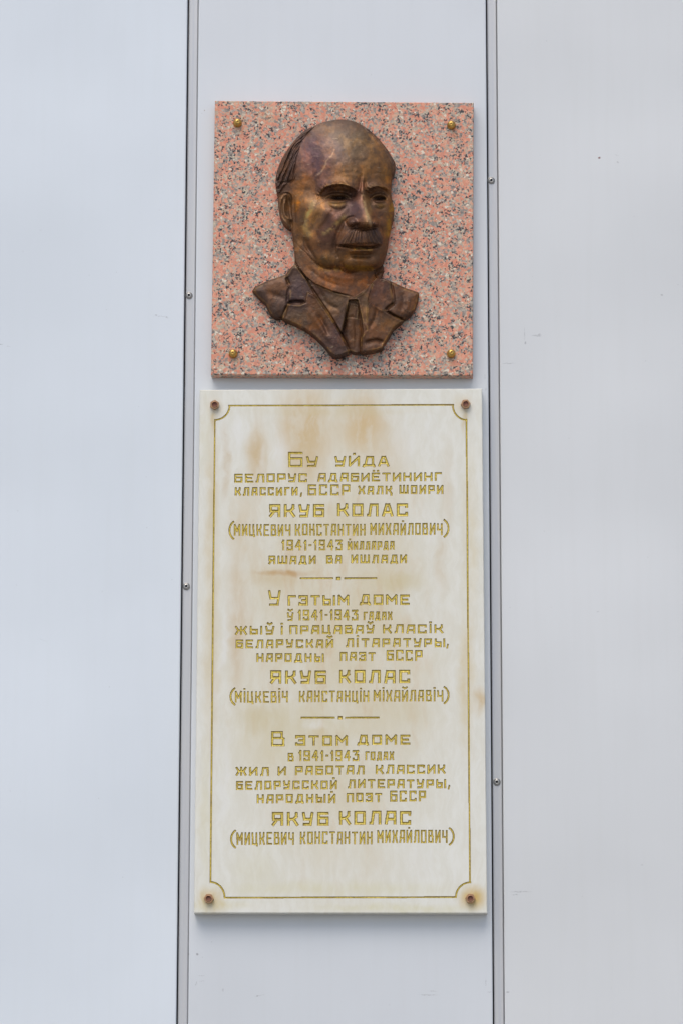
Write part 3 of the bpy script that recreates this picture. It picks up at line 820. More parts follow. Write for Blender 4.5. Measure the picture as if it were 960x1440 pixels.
HEAD = [(470, 42), (540, 42), (620, 64), (700, 114), (770, 180), (830, 255), (868, 318), (888, 362), (880, 412), (864, 450), (859, 500), (857, 560), (864, 620), (878, 682),
        (872, 740), (858, 800), (842, 870), (830, 950), (812, 1020), (790, 1072), (740, 1106), (680, 1118), (620, 1122), (560, 1136), (515, 1120), (480, 1104), (420, 1108), (350, 1090), (300, 1046), (262, 1000),
        (215, 960), (172, 900), (150, 820), (120, 700), (60, 600), (44, 540), (38, 490), (45, 430), (62, 370), (95, 300), (140, 230), (190, 170), (240, 122), (300, 92), (380, 58)]
EAR = [(56, 612), (72, 578), (104, 556), (140, 562), (160, 596), (158, 650), (156, 700), (164, 760), (163, 800), (146, 818), (116, 806), (86, 768), (64, 700)]
NECK = [(166, 830), (170, 960), (174, 1020), (176, 1100), (190, 1190), (280, 1290), (430, 1350), (620, 1350), (730, 1260), (790, 1160), (790, 1060), (600, 900), (300, 850)]
TORSO = [(275, 818), (300, 850), (345, 900), (480, 930), (640, 930), (690, 893), (740, 893), (775, 908), (850, 942), (914, 964), (919, 975), (913, 1012), (900, 1050), (878, 1082), (843, 1108), (815, 1128),
         (786, 1152), (768, 1185), (752, 1212), (737, 1234), (731, 1254), (700, 1264), (650, 1273), (618, 1277), (590, 1281), (562, 1272), (548, 1277), (518, 1290), (484, 1296), (455, 1276),
         (428, 1240), (380, 1194), (330, 1156), (278, 1130), (218, 1104), (204, 1098), (180, 1104), (150, 1084), (122, 1026), (80, 988), (55, 958), (66, 938), (130, 906), (228, 872), (246, 846)]
sH = sdf(HEAD, HX, HY)/kH; sE = sdf(EAR, HX, HY)/kH; sN = sdf(NECK, HX, HY)/kH; sT = sdf(TORSO, BX, BY, False)/kB
sAll = np.maximum(np.maximum(sH, sE), np.maximum(sN, sT))
inside = sAll > 0

# --- volumes (heights in photo pixels above the granite)
infl = inflate(sH > 0, .5)
side = sstep(150, 520, HX)                         # the cheek side falls away to the left
hd = 11+25*infl+11*infl**2*np.exp(-.5*(((HX-590)/260)**2))
hd -= 4*(1-side)*sstep(0, 12, sH)
# neck: a cylinder tucked under the jaw
nk = 6+15*np.sqrt(np.clip(1-((HX-440-(HY-1100)*.10)/300)**2, 0, 1))
nk += ridge(HX, HY, [(250, 1080), (380, 1180), (520, 1230)], -1.0, 10)
nk += ridge(HX, HY, [(380, 1130), (520, 1170), (660, 1160)], 1.0, 12)
nk = np.where(sN > 0, nk, 4)-np.clip(sH, 0, 8)*2.5

f = np.zeros_like(hd); a = HX; b_ = HY
# skull and planes
f += blob(a, b_, 610, 330, 170, 150, 2.2)
f += blob(a, b_, 455, 300, 80, 120, .9)
f += blob(a, b_, 290, 520, 80, 110, -2.4)            # temple
f += ridge(a, b_, [(330, 460), (345, 400), (375, 350), (395, 300)], .9, 9, 14)    # temple vein
f += ridge(a, b_, [(300, 430), (300, 380), (330, 330)], -.5, 8)
# brow ridge
f += ridge(a, b_, [(345, 585), (362, 548), (400, 516), (500, 500), (570, 516), (622, 548)], 3.6, 24, 7)
f += ridge(a, b_, [(685, 555), (710, 525), (760, 512), (815, 524), (845, 550)], 3.2, 20, 7)
f += ridge(a, b_, [(352, 562), (366, 535), (402, 512), (500, 497), (600, 532)], 2.6, 7, 5)    # eyebrow hair edge
f += ridge(a, b_, [(695, 545), (740, 518), (790, 518), (830, 538)], 1.1, 6, 5)
# frown
f += ridge(a, b_, [(650, 420), (640, 480), (628, 560)], -1.5, 7, 10)
f += ridge(a, b_, [(668, 470), (672, 520), (686, 570)], -1.5, 8, 7)
f += blob(a, b_, 652, 540, 12, 45, 1.6)
f += ridge(a, b_, [(470, 430), (560, 415), (640, 430)], -.25, 9)
f += ridge(a, b_, [(700, 430), (770, 420), (820, 440)], -.45, 8)
f += ridge(a, b_, [(440, 350), (560, 330), (700, 340)], -.2, 10)
# sockets
f += blob(a, b_, 480, 576, 90, 32, -6.9)
browm = np.exp(-.5*(line([(350, 566), (366, 538), (402, 514), (500, 499), (600, 532)], HX, HY)[0]/13)**2)+np.exp(-.5*(line([(690, 548), (720, 520), (780, 515), (838, 542)], HX, HY)[0]/11)**2)
f += browm*.55*np.sin(HX*.16-HY*.22+vnoise(10, 77, 2)*7)
f += blob(a, b_, 572, 575, 28, 34, -3.2)
f += blob(a, b_, 772, 584, 62, 31, -5.8)
f += blob(a, b_, 705, 590, 20, 36, -3.2)
# eyeballs
f += blob(a, b_, 478, 602, 50, 22, 2.8, p=3)
f += blob(a, b_, 776, 602, 38, 23, 3.2, p=3)
# upper lids: fold with a sharp lower edge
f += ridge(a, b_, [(385, 604), (420, 580), (475, 571), (530, 577), (570, 600)], 3.0, 8, 4)
f += ridge(a, b_, [(712, 606), (740, 582), (775, 574), (805, 582), (824, 604)], 2.2, 8, 4)
f += ridge(a, b_, [(395, 575), (440, 550), (500, 547), (560, 560)], -.5, 7, 6)
f += ridge(a, b_, [(720, 568), (760, 550), (800, 556)], -.4, 6, 5)
# lid opening and pupils
f += blob(a, b_, 486, 602, 46, 13, -6.0, .02, 4)
f += blob(a, b_, 777, 604, 34, 13, -5.4, 0, 4)
f += blob(a, b_, 492, 602, 17, 11, 2.4, 0, 4); f += blob(a, b_, 785, 603, 14, 11, 2.2, 0, 4)      # iris discs
f += blob(a, b_, 486, 603, 7, 6, -2.2); f += blob(a, b_, 786, 604, 7, 6, -2.0)
# lower lids and bags
f += ridge(a, b_, [(415, 620), (450, 625), (500, 623), (545, 612)], 1.6, 4, 8)
f += ridge(a, b_, [(735, 620), (770, 624), (812, 616)], 1.7, 4, 6)
f += blob(a, b_, 468, 645, 44, 17, 1.5, .05, 3); f += blob(a, b_, 778, 645, 34, 16, 1.3, 0, 3)
f += ridge(a, b_, [(412, 645), (450, 676), (500, 680), (545, 655)], -.8, 6, 10)
f += ridge(a, b_, [(738, 655), (772, 676), (810, 660)], -.7, 6, 9)
f += ridge(a, b_, [(350, 570), (335, 600), (320, 640)], -.8, 8)                 # crow's foot
f += ridge(a, b_, [(385, 618), (345, 640), (310, 650)], -.7, 6)
# nose: bridge, tip, wings, underside
ys = [520, 570, 620, 680, 730, 765, 786]
cx = np.interp(HY, ys, [655, 650, 658, 672, 686, 694, 696])
am = np.interp(HY, [500, 560, 620, 680, 730, 768, 796], [0, 3.6, 7.0, 9.4, 11.6, 12.6, 11.0])
wl = np.interp(HY, ys, [24, 34, 44, 54, 62, 64, 60]); wr = np.interp(HY, ys, [14, 17, 20, 24, 30, 36, 38])
bot = np.exp(-.5*(np.clip(HY-784, 0, None)/15)**2)
top = sstep(480, 560, HY)
un = np.where(HX < cx, (cx-HX)/wl, (HX-cx)/wr)
f += am*np.exp(-.5*un**2.0)*bot*top
f += blob(a, b_, 694, 768, 26, 24, 2.6)
f += blob(a, b_, 578, 772, 26, 22, 5.4, 0, 3); f += blob(a, b_, 745, 778, 16, 20, 4.6, 0, 3)
f += ridge(a, b_, [(545, 795), (535, 762), (560, 738), (600, 730)], -1.6, 6, 6)   # wing crease
f += ridge(a, b_, [(720, 745), (728, 765), (724, 785)], -.8, 5)
f += blob(a, b_, 610, 792, 22, 9, -4.0, -.15); f += blob(a, b_, 735, 798, 13, 8, -3.2)
f += ridge(a, b_, [(560, 802), (640, 818), (700, 814), (770, 806)], -1.6, 7, 9)
# cheeks, folds
f += blob(a, b_, 372, 690, 92, 55, 4.6, .25)
f += blob(a, b_, 846, 690, 22, 60, 2.2)
f += blob(a, b_, 395, 860, 80, 80, 2.0)
f += blob(a, b_, 460, 745, 60, 36, 1.4, .6)
f += ridge(a, b_, [(535, 740), (505, 800), (478, 860), (458, 930), (462, 990)], -2.6, 9, 15)
f += ridge(a, b_, [(500, 730), (440, 790), (400, 860)], 1.1, 16)
f += ridge(a, b_, [(778, 795), (802, 845), (812, 900), (800, 950)], -1.8, 9, 7)
f += ridge(a, b_, [(262, 700), (240, 780), (236, 860), (262, 950), (300, 1010)], -1.0, 12, 10)
f += ridge(a, b_, [(345, 700), (320, 760), (300, 850)], -1.2, 14, 10)
f += ridge(a, b_, [(252, 870), (266, 935), (300, 1000), (345, 1062)], -1.5, 10, 16)      # jowl crease
f += blob(a, b_, 400, 1040, 70, 34, 3.2, .25)                                     # jowl
f += blob(a, b_, 190, 940, 40, 90, -1.4)
f += ridge(a, b_, [(430, 700), (400, 760), (350, 820), (335, 900)], -1.1, 12, 9)
f += ridge(a, b_, [(520, 690), (470, 700), (430, 690)], -.8, 8)
f += blob(a, b_, 560, 690, 26, 50, -1.2)
f += blob(a, b_, 330, 930, 40, 60, -1.2); f += blob(a, b_, 455, 985, 26, 40, -1.3)
f += 2.0*(vnoise(26, 81, 3)-.5)
# mouth region
f += blob(a, b_, 645, 890, 130, 85, 6.4)
f += ridge(a, b_, [(470, 940), (530, 938), (620, 948), (700, 950), (780, 938)], -4.4, 6, 7)
f += ridge(a, b_, [(560, 968), (640, 974), (730, 966)], 2.8, 7, 11)
f += ridge(a, b_, [(500, 960), (478, 990), (480, 1030)], -1.4, 9)
f += ridge(a, b_, [(560, 1002), (640, 1010), (730, 1000)], -1.9, 12)
f += blob(a, b_, 640, 1064, 86, 32, 4.8, 0, 3)
f += blob(a, b_, 635, 1085, 14, 20, -1.0)
f += ridge(a, b_, [(500, 1040), (520, 1090), (545, 1118)], -1.6, 9)
f += blob(a, b_, 745, 1040, 30, 30, 1.6)
hd = hd+np.where(f < 0, f*1.75, f*1.5)*sstep(-1, 7, sH)

# moustache
MOU = [(484, 940), (500, 896), (536, 850), (566, 822), (605, 806), (655, 822), (700, 812), (752, 812), (782, 842), (802, 890), (797, 930), (772, 936), (720, 926), (655, 930), (600, 930), (540, 938)]
sM = sdf(MOU, HX, HY)/kH
phi = np.arctan2(HX-655, HY-700)
strand = np.sin(phi*54+vnoise(30, 3, 2)*10)*.65+np.sin(phi*95+vnoise(14, 5, 2)*8)*.4
mm = sstep(-.3, 3.5, sM)
hd = hd+mm*np.interp(HX, [495, 560, 620, 700, 770, 805], [.45, .9, 1, 1, .85, .5])*(4.0+1.0*strand*sstep(0, 3, sM)*np.clip(np.abs(phi)*3, .25, 1))
hd += ridge(a, b_, [(652, 815), (655, 860), (652, 925)], -1.6, 8)*mm
# hair
HAIR = [(345, 62), (300, 78), (240, 112), (188, 166), (136, 228), (90, 300), (56, 370), (38, 430), (30, 490), (40, 556), (52, 584), (74, 562), (100, 524), (128, 498), (168, 476), (182, 440), (178, 390), (190, 330), (206, 270), (224, 210), (262, 150), (320, 96), (400, 60), (440, 40)]
HAIRR = [(640, 60), (705, 108), (775, 174), (836, 250), (880, 318), (898, 364), (888, 420), (866, 462), (860, 440), (866, 400), (862, 360), (846, 322), (808, 262), (752, 196), (690, 134)]
sA = sdf(HAIR, HX, HY)/kH; sR = sdf(HAIRR, HX, HY)/kH
dl, sl2, tl = line([(420, 44), (300, 86), (200, 165), (120, 262), (70, 370), (48, 500)], HX, HY)
wav = vnoise(26, 8, 3)*13
hs = np.sin(dl*.215+wav)*.9+np.sin(dl*.40+wav*1.7+HY*.012)*.55
am_ = sstep(-.2, 3, sA)
lock = vnoise(20, 21, 3, (1, .45))
hd = hd+am_*(2.9+1.2*(vnoise(6, 61, 3, (1, .35))-.5)*2+1.5*hs*sstep(0, 2.5, sA)*sstep(90, 200, HY)+3.0*(lock-.5))
for (p, q_) in (([(215, 215), (188, 300), (165, 380), (150, 470)], 1.8), ([(185, 200), (140, 290), (120, 380), (110, 470)], -1.7), ([(160, 230), (105, 330), (85, 430), (82, 480)], 1.6), ([(240, 150), (200, 250), (182, 340)], -1.6), ([(120, 280), (80, 380), (62, 470)], -1.4)):
    hd += ridge(a, b_, p, q_, 7)*am_
hd += ridge(a, b_, [(52, 492), (110, 484), (168, 472)], -2.2, 5, 9)*sstep(-1, 2, sH)      # hair ends above the ear
dr, s2, tr = line([(640, 60), (775, 176), (880, 340), (866, 460)], HX, HY)
hd += sstep(-.2, 2, sR)*(1.5+.7*np.sin(dr*.5+HY*.03))
# ear
ear = 14.5+5*sstep(0, 6, sE)
ear += ridge(a, b_, [(156, 640), (150, 590), (122, 568), (88, 580), (70, 625), (70, 690), (88, 745), (118, 795)], 4.0, 9, 9)
ear += ridge(a, b_, [(112, 606), (98, 650), (100, 700), (122, 742), (140, 750)], 2.6, 7)
ear += ridge(a, b_, [(92, 610), (82, 660), (86, 720), (104, 756)], -2.2, 5)
ear += blob(a, b_, 132, 665, 15, 46, -7.2); ear += blob(a, b_, 126, 615, 12, 20, -2.5); ear += blob(a, b_, 144, 782, 13, 20, -3.5)
ear += ridge(a, b_, [(122, 735), (148, 752), (162, 730)], 2.0, 7)
em = sstep(-.2, 2.2, sE)
hd = hd*(1-em)+ear*em
hd += ridge(a, b_, [(168, 590), (172, 680), (176, 780), (170, 830)], -1.6, 5, 8)*sstep(0, 2, sH)
head = np.where((sH > -.6) | (sE > -.6), hd, -50)
# smooth maximum of head and neck
hn = np.maximum(head, np.where(sN > -1, nk, -50))

# --- torso layers
A_, B_2 = BX, BY
tor = 9+5*(1-np.exp(-np.clip(sT, 0, None)/5))
tor += blob(A_, B_2, 560, 1080, 230, 150, 6)
tor += 3.0*(vnoise(34, 12, 3)-.5)
def layer(h, poly, level, soft=1.2, rim=0.0, rimw=2.2, tilt=(0, 0), c=(0, 0), smooth=False):
    s = sdf(poly, BX, BY, smooth)/kB
    m = sstep(-soft*.5, soft, s)
    lv = level+tilt[0]*(BX-c[0])/kB+tilt[1]*(BY-c[1])/kB+rim*np.exp(-.5*((s-1.4)/rimw)**2)
    return h*(1-m)+lv*m, s
# shoulders
P_LAPL = [(275, 812), (300, 846), (340, 900), (390, 985), (452, 1075), (515, 1180), (556, 1262), (552, 1300), (440, 1310), (330, 1190), (205, 1115), (222, 1060), (238, 1020), (246, 1010), (252, 935), (226, 885)]
P_LAPL2 = [(328, 1016), (300, 1030), (238, 1024), (212, 1085), (205, 1120), (330, 1190), (440, 1310), (560, 1300), (556, 1262), (515, 1180), (452, 1075), (395, 992), (340, 960)]
P_LAPR = [(690, 885), (735, 885), (775, 905), (772, 940), (790, 1022), (745, 1058), (838, 1108), (800, 1170), (760, 1290), (612, 1290), (616, 1200), (646, 1158), (644, 1090), (650, 1000), (672, 930)]
P_LAPR2 = [(745, 1060), (838, 1110), (800, 1170), (760, 1290), (612, 1290), (616, 1200), (646, 1158), (644, 1090), (652, 1010), (700, 1040)]
P_TIE = [(548, 1004), (606, 1000), (618, 1080), (628, 1160), (620, 1290), (560, 1290), (535, 1230), (512, 1180), (530, 1100), (536, 1060)]
P_KNOT = [(552, 1006), (604, 1004), (606, 1060), (598, 1108), (570, 1098), (538, 1106), (538, 1060)]
P_COL = [(335, 885), (395, 926), (480, 962), (560, 984), (550, 1040), (534, 1110), (518, 1176), (470, 1110), (430, 1050), (385, 985)]
P_COR = [(578, 992), (620, 968), (668, 920), (690, 893), (668, 950), (652, 1010), (648, 1080), (650, 1164), (630, 1125), (612, 1060), (600, 1006)]
tor, sl1 = layer(tor, P_LAPL, 16.4, 1.2, .6, 2.0, (.055, .02), (400, 1050))
tor, sl2_ = layer(tor, P_LAPL2, 20.2, 1.2, .7, 2.0, (.06, .0), (400, 1150))
tor, srl = layer(tor, P_LAPR, 16.0, 1.2, .6, 2.0, (-.05, .02), (700, 1050))
tor, sr2 = layer(tor, P_LAPR2, 19.6, 1.2, .7, 2.0, (-.06, .0), (700, 1150))
tor, sti = layer(tor, P_TIE, 10.5, 1.6, 0)
tie_round = 3.6*np.exp(-.5*((BX-578-(BY-1100)*.06)/26)**2)
tor += tie_round*sstep(0, 3, sti)
tor, skn = layer(tor, P_KNOT, 14.6, 1.4, -1.2, 2.0)
tor += ridge(A_, B_2, [(585, 1110), (592, 1180), (588, 1260)], -1.2, 7)*sstep(0, 2, sti)
tor += ridge(A_, B_2, [(556, 1120), (548, 1180), (560, 1240)], 1.0, 8)*sstep(0, 2, sti)
tor, scl = layer(tor, P_COL, 18.6, 1.1, .8, 1.6, (.02, .05), (470, 1060))
tor, scr = layer(tor, P_COR, 18.6, 1.1, .7, 1.6, (-.02, .05), (630, 1060))
# hollows and folds in the cloth
tor += ridge(A_, B_2, [(252, 930), (240, 975), (238, 1016)], -3.15, 6)
tor += ridge(A_, B_2, [(238, 1020), (280, 1013), (328, 1016)], -5.25, 6, 5)
tor += ridge(A_, B_2, [(232, 885), (246, 925)], -3.50, 5)
tor += ridge(A_, B_2, [(745, 1058), (770, 1036), (790, 1022)], -4.55, 6, 5)
tor += ridge(A_, B_2, [(750, 1062), (800, 1092), (842, 1110)], -5.25, 5, 4)
tor += ridge(A_, B_2, [(776, 915), (784, 970), (790, 1020)], -3.15, 5)
tor += ridge(A_, B_2, [(205, 1112), (222, 1080), (238, 1030)], -4.55, 6)
tor += ridge(A_, B_2, [(395, 1080), (430, 1140), (450, 1190)], -2.27, 9, 6)
tor += ridge(A_, B_2, [(350, 1060), (400, 1130), (470, 1220)], 1.57, 12)
tor += ridge(A_, B_2, [(660, 1150), (690, 1100), (700, 1040)], -2.10, 8)
tor += ridge(A_, B_2, [(640, 1225), (690, 1212), (735, 1222)], -4.20, 6, 10)
tor += ridge(A_, B_2, [(400, 950), (440, 1020), (500, 1050)], -1.75, 9)
tor += ridge(A_, B_2, [(545, 1040), (535, 1110), (519, 1172)], -2.45, 5, 5)
tor += ridge(A_, B_2, [(340, 905), (395, 990), (455, 1080), (515, 1182), (550, 1256)], -3.85, 4.5, 4.5)
tor += ridge(A_, B_2, [(120, 960), (180, 980), (230, 1000)], -1.22, 12)
tor += ridge(A_, B_2, [(830, 960), (840, 1010), (820, 1060)], -1.57, 12)
tor += ridge(A_, B_2, [(850, 1000), (860, 1030), (840, 1060)], 1.22, 8)
torso_m = sT > -.6
tm = torso_m & (BY > 808)
# the neck dips behind the collar: torso wins outside the neckline
NLINE = [(278, 806), (300, 842), (338, 888), (380, 920), (470, 958), (555, 978), (585, 988), (640, 950), (690, 893), (712, 862), (900, 800), (900, -200), (-100, -200), (-100, 790)]
sNL = sdf(NLINE, BX, BY, False)/kB
mN = sstep(-.8, .9, sNL)
isneck = (sNL > 0)
tor2 = np.where(tm, tor, 4)
nk2 = np.maximum(hn, 10)
H = np.where(sNL > 1.2, hn, np.where(sNL < -1.2, tor2, tor2*(1-mN)+nk2*mN))
H = np.where((sNL < 0) & ~tm & (hn > 0), hn, H)
H = np.maximum(H, 3.0)
H = np.where(sNL < 0, blur(H, .6), blur(H, .85))
# tool marks left by the modeller
H += 1.0*(vnoise(13, 31, 3)-.5)+.36*(vnoise(4, 32, 2)-.5)
H += (1.1*(vnoise(11, 33, 3, (1, .35), PXg*.8+PYg*.4, PYg-PXg*.3)-.5)+1.8*(vnoise(30, 35, 2)-.5))*(sNL < 0)
# rounded arris at the outer edge
er = 1-np.sqrt(np.clip(1-(1-np.clip(sAll/2.6, 0, 1))**2, 0, 1))
H = np.clip(H-3.6*er, 2.0, None)

# --- patina colours (brown body, violet and golden areas, plus painted highlights and eye shade)
nA, nB, nC = vnoise(26, 41), vnoise(14, 42), vnoise(50, 43)
wx, wy = (nA-.5)*110, (nC-.5)*110
def pc(cx, cy, rx, ry, rot=0): return np.clip(blob(HX+wx, HY+wy, cx, cy, rx, ry, 1, rot)*1.15*(0.55+.9*nB), 0, 1)
COL = np.ones(H.shape+(3,))*np.array([.225, .135, .085])
def paint(mk, c, k=1.0):
    global COL
    mk = (np.clip(mk, 0, 1)*k)[..., None]; COL = COL*(1-mk)+np.array(c)*mk
tors = (sNL < 0) & tm
paint(tors*1.0, (.165, .105, .078))
paint(pc(450, 160, 200, 90), (.20, .165, .15), .8)
paint(pc(600, 200, 130, 110), (.24, .19, .115), .7)
paint(pc(310, 310, 90, 90), (.255, .165, .19), .85); paint(pc(370, 420, 60, 70), (.24, .16, .20), .6)
paint(pc(430, 270, 60, 40, .5), (.33, .27, .25), .55)
paint(pc(750, 300, 90, 120), (.30, .20, .11), .6); paint(pc(820, 430, 36, 60), (.42, .25, .10), .6)
paint(pc(560, 420, 120, 60), (.32, .20, .085), .6)
paint(pc(240, 540, 60, 110), (.28, .155, .07), .8); paint(pc(210, 650, 45, 45), (.40, .20, .07), .7)
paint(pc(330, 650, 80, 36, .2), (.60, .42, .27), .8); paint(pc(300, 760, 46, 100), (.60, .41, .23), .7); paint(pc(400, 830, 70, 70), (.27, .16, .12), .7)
paint(pc(460, 770, 40, 60), (.27, .155, .13), .55)
paint(pc(470, 650, 36, 16), (.40, .26, .10), .6); paint(pc(776, 650, 30, 14), (.40, .26, .10), .6)
paint(pc(645, 540, 26, 60), (.22, .095, .075), .6)
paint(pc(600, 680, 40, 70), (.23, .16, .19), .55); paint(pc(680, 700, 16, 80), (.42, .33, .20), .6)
paint(pc(850, 720, 26, 110), (.38, .21, .08), .6); paint(pc(815, 860, 26, 90), (.38, .20, .08), .5)
paint(sstep(-.5, 2, sM), (.15, .10, .08), .85); paint(sstep(-.5, 2, sM)*sstep(.35, .9, strand), (.34, .24, .15), .45)
paint(pc(620, 1020, 90, 36), (.30, .18, .08), .6); paint(pc(600, 1075, 90, 26), (.42, .26, .12), .6); paint(pc(380, 1040, 70, 40), (.36, .25, .11), .55)
paint(pc(560, 1180, 160, 60), (.34, .155, .065), .8); paint(pc(240, 1000, 40, 100), (.25, .14, .08), .6)
paint(np.clip(blob(HX+wx, HY+wy, 200, 900, 50, 100, 1), 0, 1), (.26, .17, .09), .5)
paint(am_, (.125, .092, .082), .6); paint(sstep(-.2, 1, sR), (.15, .105, .085), .6)
paint(em, (.30, .21, .14), .8)
def pb(cx, cy, rx, ry, rot=0): return np.clip(blob(BX+wx*.7, BY+wy*.7, cx, cy, rx, ry, 1, rot)*1.2*(0.5+1.0*nB), 0, 1)*tors
for (cx_, cy_, rx_, ry_, c_, k_) in ((190, 940, 60, 40, (.27, .15, .08), .7), (300, 960, 40, 60, (.17, .125, .135), .8), (380, 1080, 30, 90, (.30, .14, .06), .8), (470, 1010, 60, 40, (.29, .19, .10), .7),
                             (300, 1090, 70, 30, (.25, .16, .08), .6), (590, 1150, 26, 70, (.30, .15, .06), .8), (700, 950, 40, 60, (.22, .12, .10), .7), (760, 1110, 40, 30, (.34, .22, .09), .8),
                             (720, 1090, 60, 60, (.27, .15, .08), .6), (850, 1010, 50, 50, (.25, .14, .08), .7), (480, 1200, 30, 50, (.20, .11, .10), .6), (640, 1010, 20, 50, (.32, .20, .09), .7), (580, 1040, 20, 30, (.30, .18, .08), .6)):
    paint(pb(cx_, cy_, rx_, ry_), c_, k_)
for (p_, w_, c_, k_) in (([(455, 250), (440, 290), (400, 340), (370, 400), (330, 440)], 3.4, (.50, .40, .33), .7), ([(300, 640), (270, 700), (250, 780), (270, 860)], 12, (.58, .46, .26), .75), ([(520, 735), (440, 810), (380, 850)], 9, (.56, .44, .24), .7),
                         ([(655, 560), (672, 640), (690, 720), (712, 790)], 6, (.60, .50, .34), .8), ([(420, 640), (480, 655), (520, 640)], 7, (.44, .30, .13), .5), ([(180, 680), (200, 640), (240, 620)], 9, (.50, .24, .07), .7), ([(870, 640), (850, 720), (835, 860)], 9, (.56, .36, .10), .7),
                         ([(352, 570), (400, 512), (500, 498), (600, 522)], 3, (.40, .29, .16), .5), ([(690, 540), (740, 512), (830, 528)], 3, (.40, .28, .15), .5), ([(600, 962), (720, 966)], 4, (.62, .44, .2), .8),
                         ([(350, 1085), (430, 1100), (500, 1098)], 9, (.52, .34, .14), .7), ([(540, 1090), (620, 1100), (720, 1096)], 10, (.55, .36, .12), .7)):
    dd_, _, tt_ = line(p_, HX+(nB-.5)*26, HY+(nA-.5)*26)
    paint(np.exp(-.5*(dd_/w_/1.3)**2)*sstep(.25, .5, vnoise(6, 47, 3))*(sNL > 0), tuple(1.25*v for v in c_), min(1, k_*1.15))  # bright strokes; nose, cheek and lip highlights are put into the colour
wornn = sstep(.38, .58, vnoise(9, 52, 3))
for s_ in (sl1, sl2_, srl, sr2, scl, scr, skn):
    paint(np.exp(-.5*((s_-1.1)/.75)**2)*wornn*tors, (.46, .32, .17), .75)
paint(np.exp(-.5*((sT-2.2)/.9)**2)*sstep(.42, .6, vnoise(12, 53, 3))*tors, (.44, .30, .16), .7)
paint(np.exp(-.5*(line([(390, 604), (420, 586), (475, 577), (530, 582), (565, 602)], HX, HY)[0]/4.5)**2), (.40, .28, .15), .7)  # upper lid edges: highlight painted into the colour
paint(np.exp(-.5*(line([(714, 604), (740, 586), (775, 579), (805, 586), (822, 604)], HX, HY)[0]/4.5)**2), (.38, .26, .14), .7)
for (cx_, cy_, rx_, ry_) in ((487, 602, 36, 10), (778, 604, 26, 10)): paint(blob(HX, HY, cx_, cy_, rx_, ry_, 1, 0, 4)*1.0, (.04, .028, .024), .85)  # lid openings darkened: shade of the recess painted in
COL *= (1+.55*(vnoise(7, 44, 3)-.5)[..., None])
COL = COL*(1+.5*sstep(.52, .64, vnoise(16, 45, 4, (1, .8)))[..., None]*np.array([1, .85, .5]))
lum = COL.mean(-1, keepdims=True)
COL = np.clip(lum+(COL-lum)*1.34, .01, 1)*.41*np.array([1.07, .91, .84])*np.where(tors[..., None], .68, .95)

# --- split into parts and build
lab = np.zeros(H.shape, int)                       # 0 head
lab[(sNL < 0) & tm] = 1                            # jacket
lab[(scl > -.2) & (sNL < 0) & tm] = 2; lab[(scr > -.2) & (sNL < 0) & tm] = 3
lab[(lab == 1) & (sti > 0)] = 4; lab[(lab == 4) & (skn > 0)] = 4
lab[(lab == 1) & ((sl1 > 0) | (sl2_ > 0))] = 5
lab[(lab == 1) & ((srl > 0) | (sr2 > 0))] = 6
lab[(lab == 1) & (BX > 600)] = 10
lab[(lab == 1) & (BX > 262)] = 5; lab[(lab == 10) & (BX < 740)] = 6
lab[(lab == 0) & (sM > 0)] = 7
lab[(lab == 0) & ((sA > 0) | (sR > 0))] = 8
lab[(lab == 0) & (sE > 0)] = 9
cellin = inside[:-1, :-1] & inside[1:, :-1] & inside[:-1, 1:] & inside[1:, 1:]
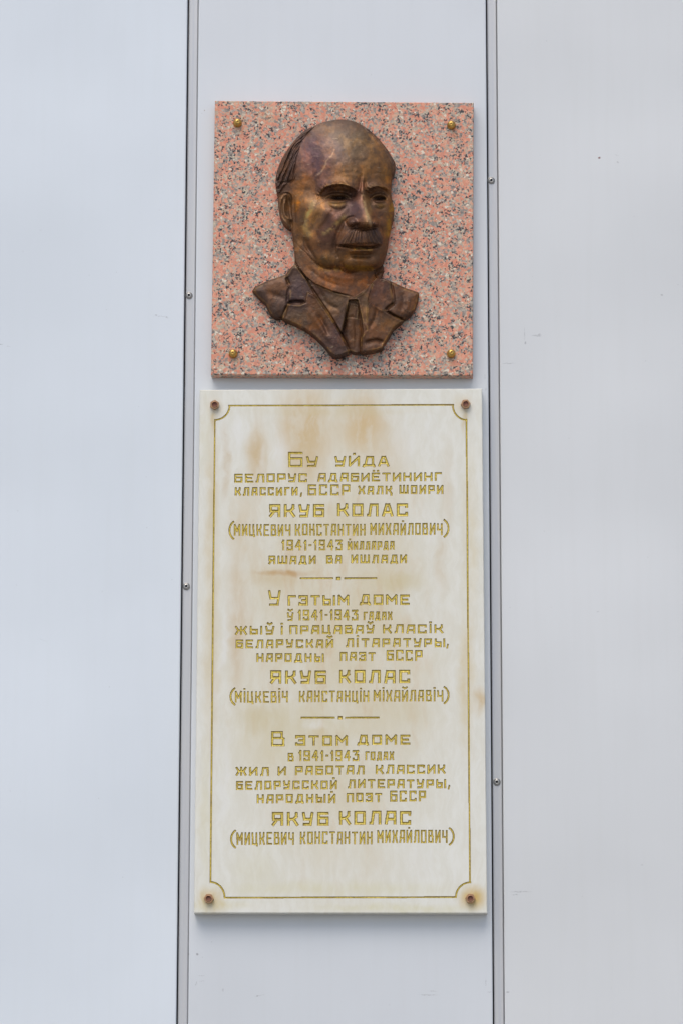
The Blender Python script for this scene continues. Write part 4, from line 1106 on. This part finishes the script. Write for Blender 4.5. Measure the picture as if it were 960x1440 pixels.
# snap the outer vertices on to the drawn outline
vin = np.zeros_like(inside); vin[:-1, :-1] |= cellin; vin[1:, :-1] |= cellin; vin[:-1, 1:] |= cellin; vin[1:, 1:] |= cellin
nb = np.zeros(inside.shape, int); c0 = cellin.astype(int)
nb[:-1, :-1] += c0; nb[1:, :-1] += c0; nb[:-1, 1:] += c0; nb[1:, 1:] += c0
edge = vin & (nb < 4)
gy, gx = np.gradient(blur(sAll, 1.0), ST)
gn = np.hypot(gx, gy)+1e-6
PXs = np.where(edge, PXg-gx/gn*np.clip(sAll, 0, ST*.9), PXg); PYs = np.where(edge, PYg-gy/gn*np.clip(sAll, 0, ST*.9), PYg)
G = at(PXs, PYs, TG+H*PX)
Gb = G.copy(); Gb[..., 1] = -(TG-.0006)             # foot of the side wall, straight back to the stone
br = empty('bronze_relief', (float(at(487, 498, TG)[0]), -TG, float(at(487, 498, TG)[2])))
tag(br, 'dark bronze relief portrait of a bald man with a moustache, jacket and tie', 'sculpture')
idx = np.arange(H.size).reshape(H.shape)
names = {0: 'head', 1: 'jacket_shoulder', 10: 'jacket_shoulder', 2: 'shirt_collar', 3: 'shirt_collar', 4: 'necktie', 5: 'lapel', 6: 'lapel', 7: 'moustache', 8: 'hair', 9: 'ear'}
clab = lab[:-1, :-1]
for L, nm in names.items():
    sel = cellin & (clab == L)
    jj, ii = np.nonzero(sel)
    if not len(jj): continue
    q = np.stack([idx[jj+1, ii], idx[jj+1, ii+1], idx[jj, ii+1], idx[jj, ii]], 1)
    # side walls where the neighbour cell is outside the relief
    wf = []
    pc_ = np.pad(cellin, 1)
    for (dj, di, e0, e1) in ((-1, 0, (0, 0), (0, 1)), (1, 0, (1, 1), (1, 0)), (0, -1, (1, 0), (0, 0)), (0, 1, (0, 1), (1, 1))):
        o_ = ~pc_[jj+1+dj, ii+1+di]
        j2, i2 = jj[o_], ii[o_]
        if len(j2):
            A1 = idx[j2+e0[0], i2+e0[1]]; A2 = idx[j2+e1[0], i2+e1[1]]
            wf.append(np.stack([A1, A2, A2+H.size, A1+H.size], 1))
    allq = np.concatenate([q]+wf)
    used, inv = np.unique(allq, return_inverse=True); allq = inv.reshape(allq.shape)
    VV = np.concatenate([G.reshape(-1, 3), Gb.reshape(-1, 3)])[used]
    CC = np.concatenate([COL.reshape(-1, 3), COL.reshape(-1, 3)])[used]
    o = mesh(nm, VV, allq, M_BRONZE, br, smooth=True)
    at_ = o.data.color_attributes.new('patina_and_light', 'FLOAT_COLOR', 'POINT')
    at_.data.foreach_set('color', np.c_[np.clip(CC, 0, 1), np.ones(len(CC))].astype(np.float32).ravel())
    print(nm, len(allq))
for o in bpy.data.objects:
    if '_w' in o: del o['_w']
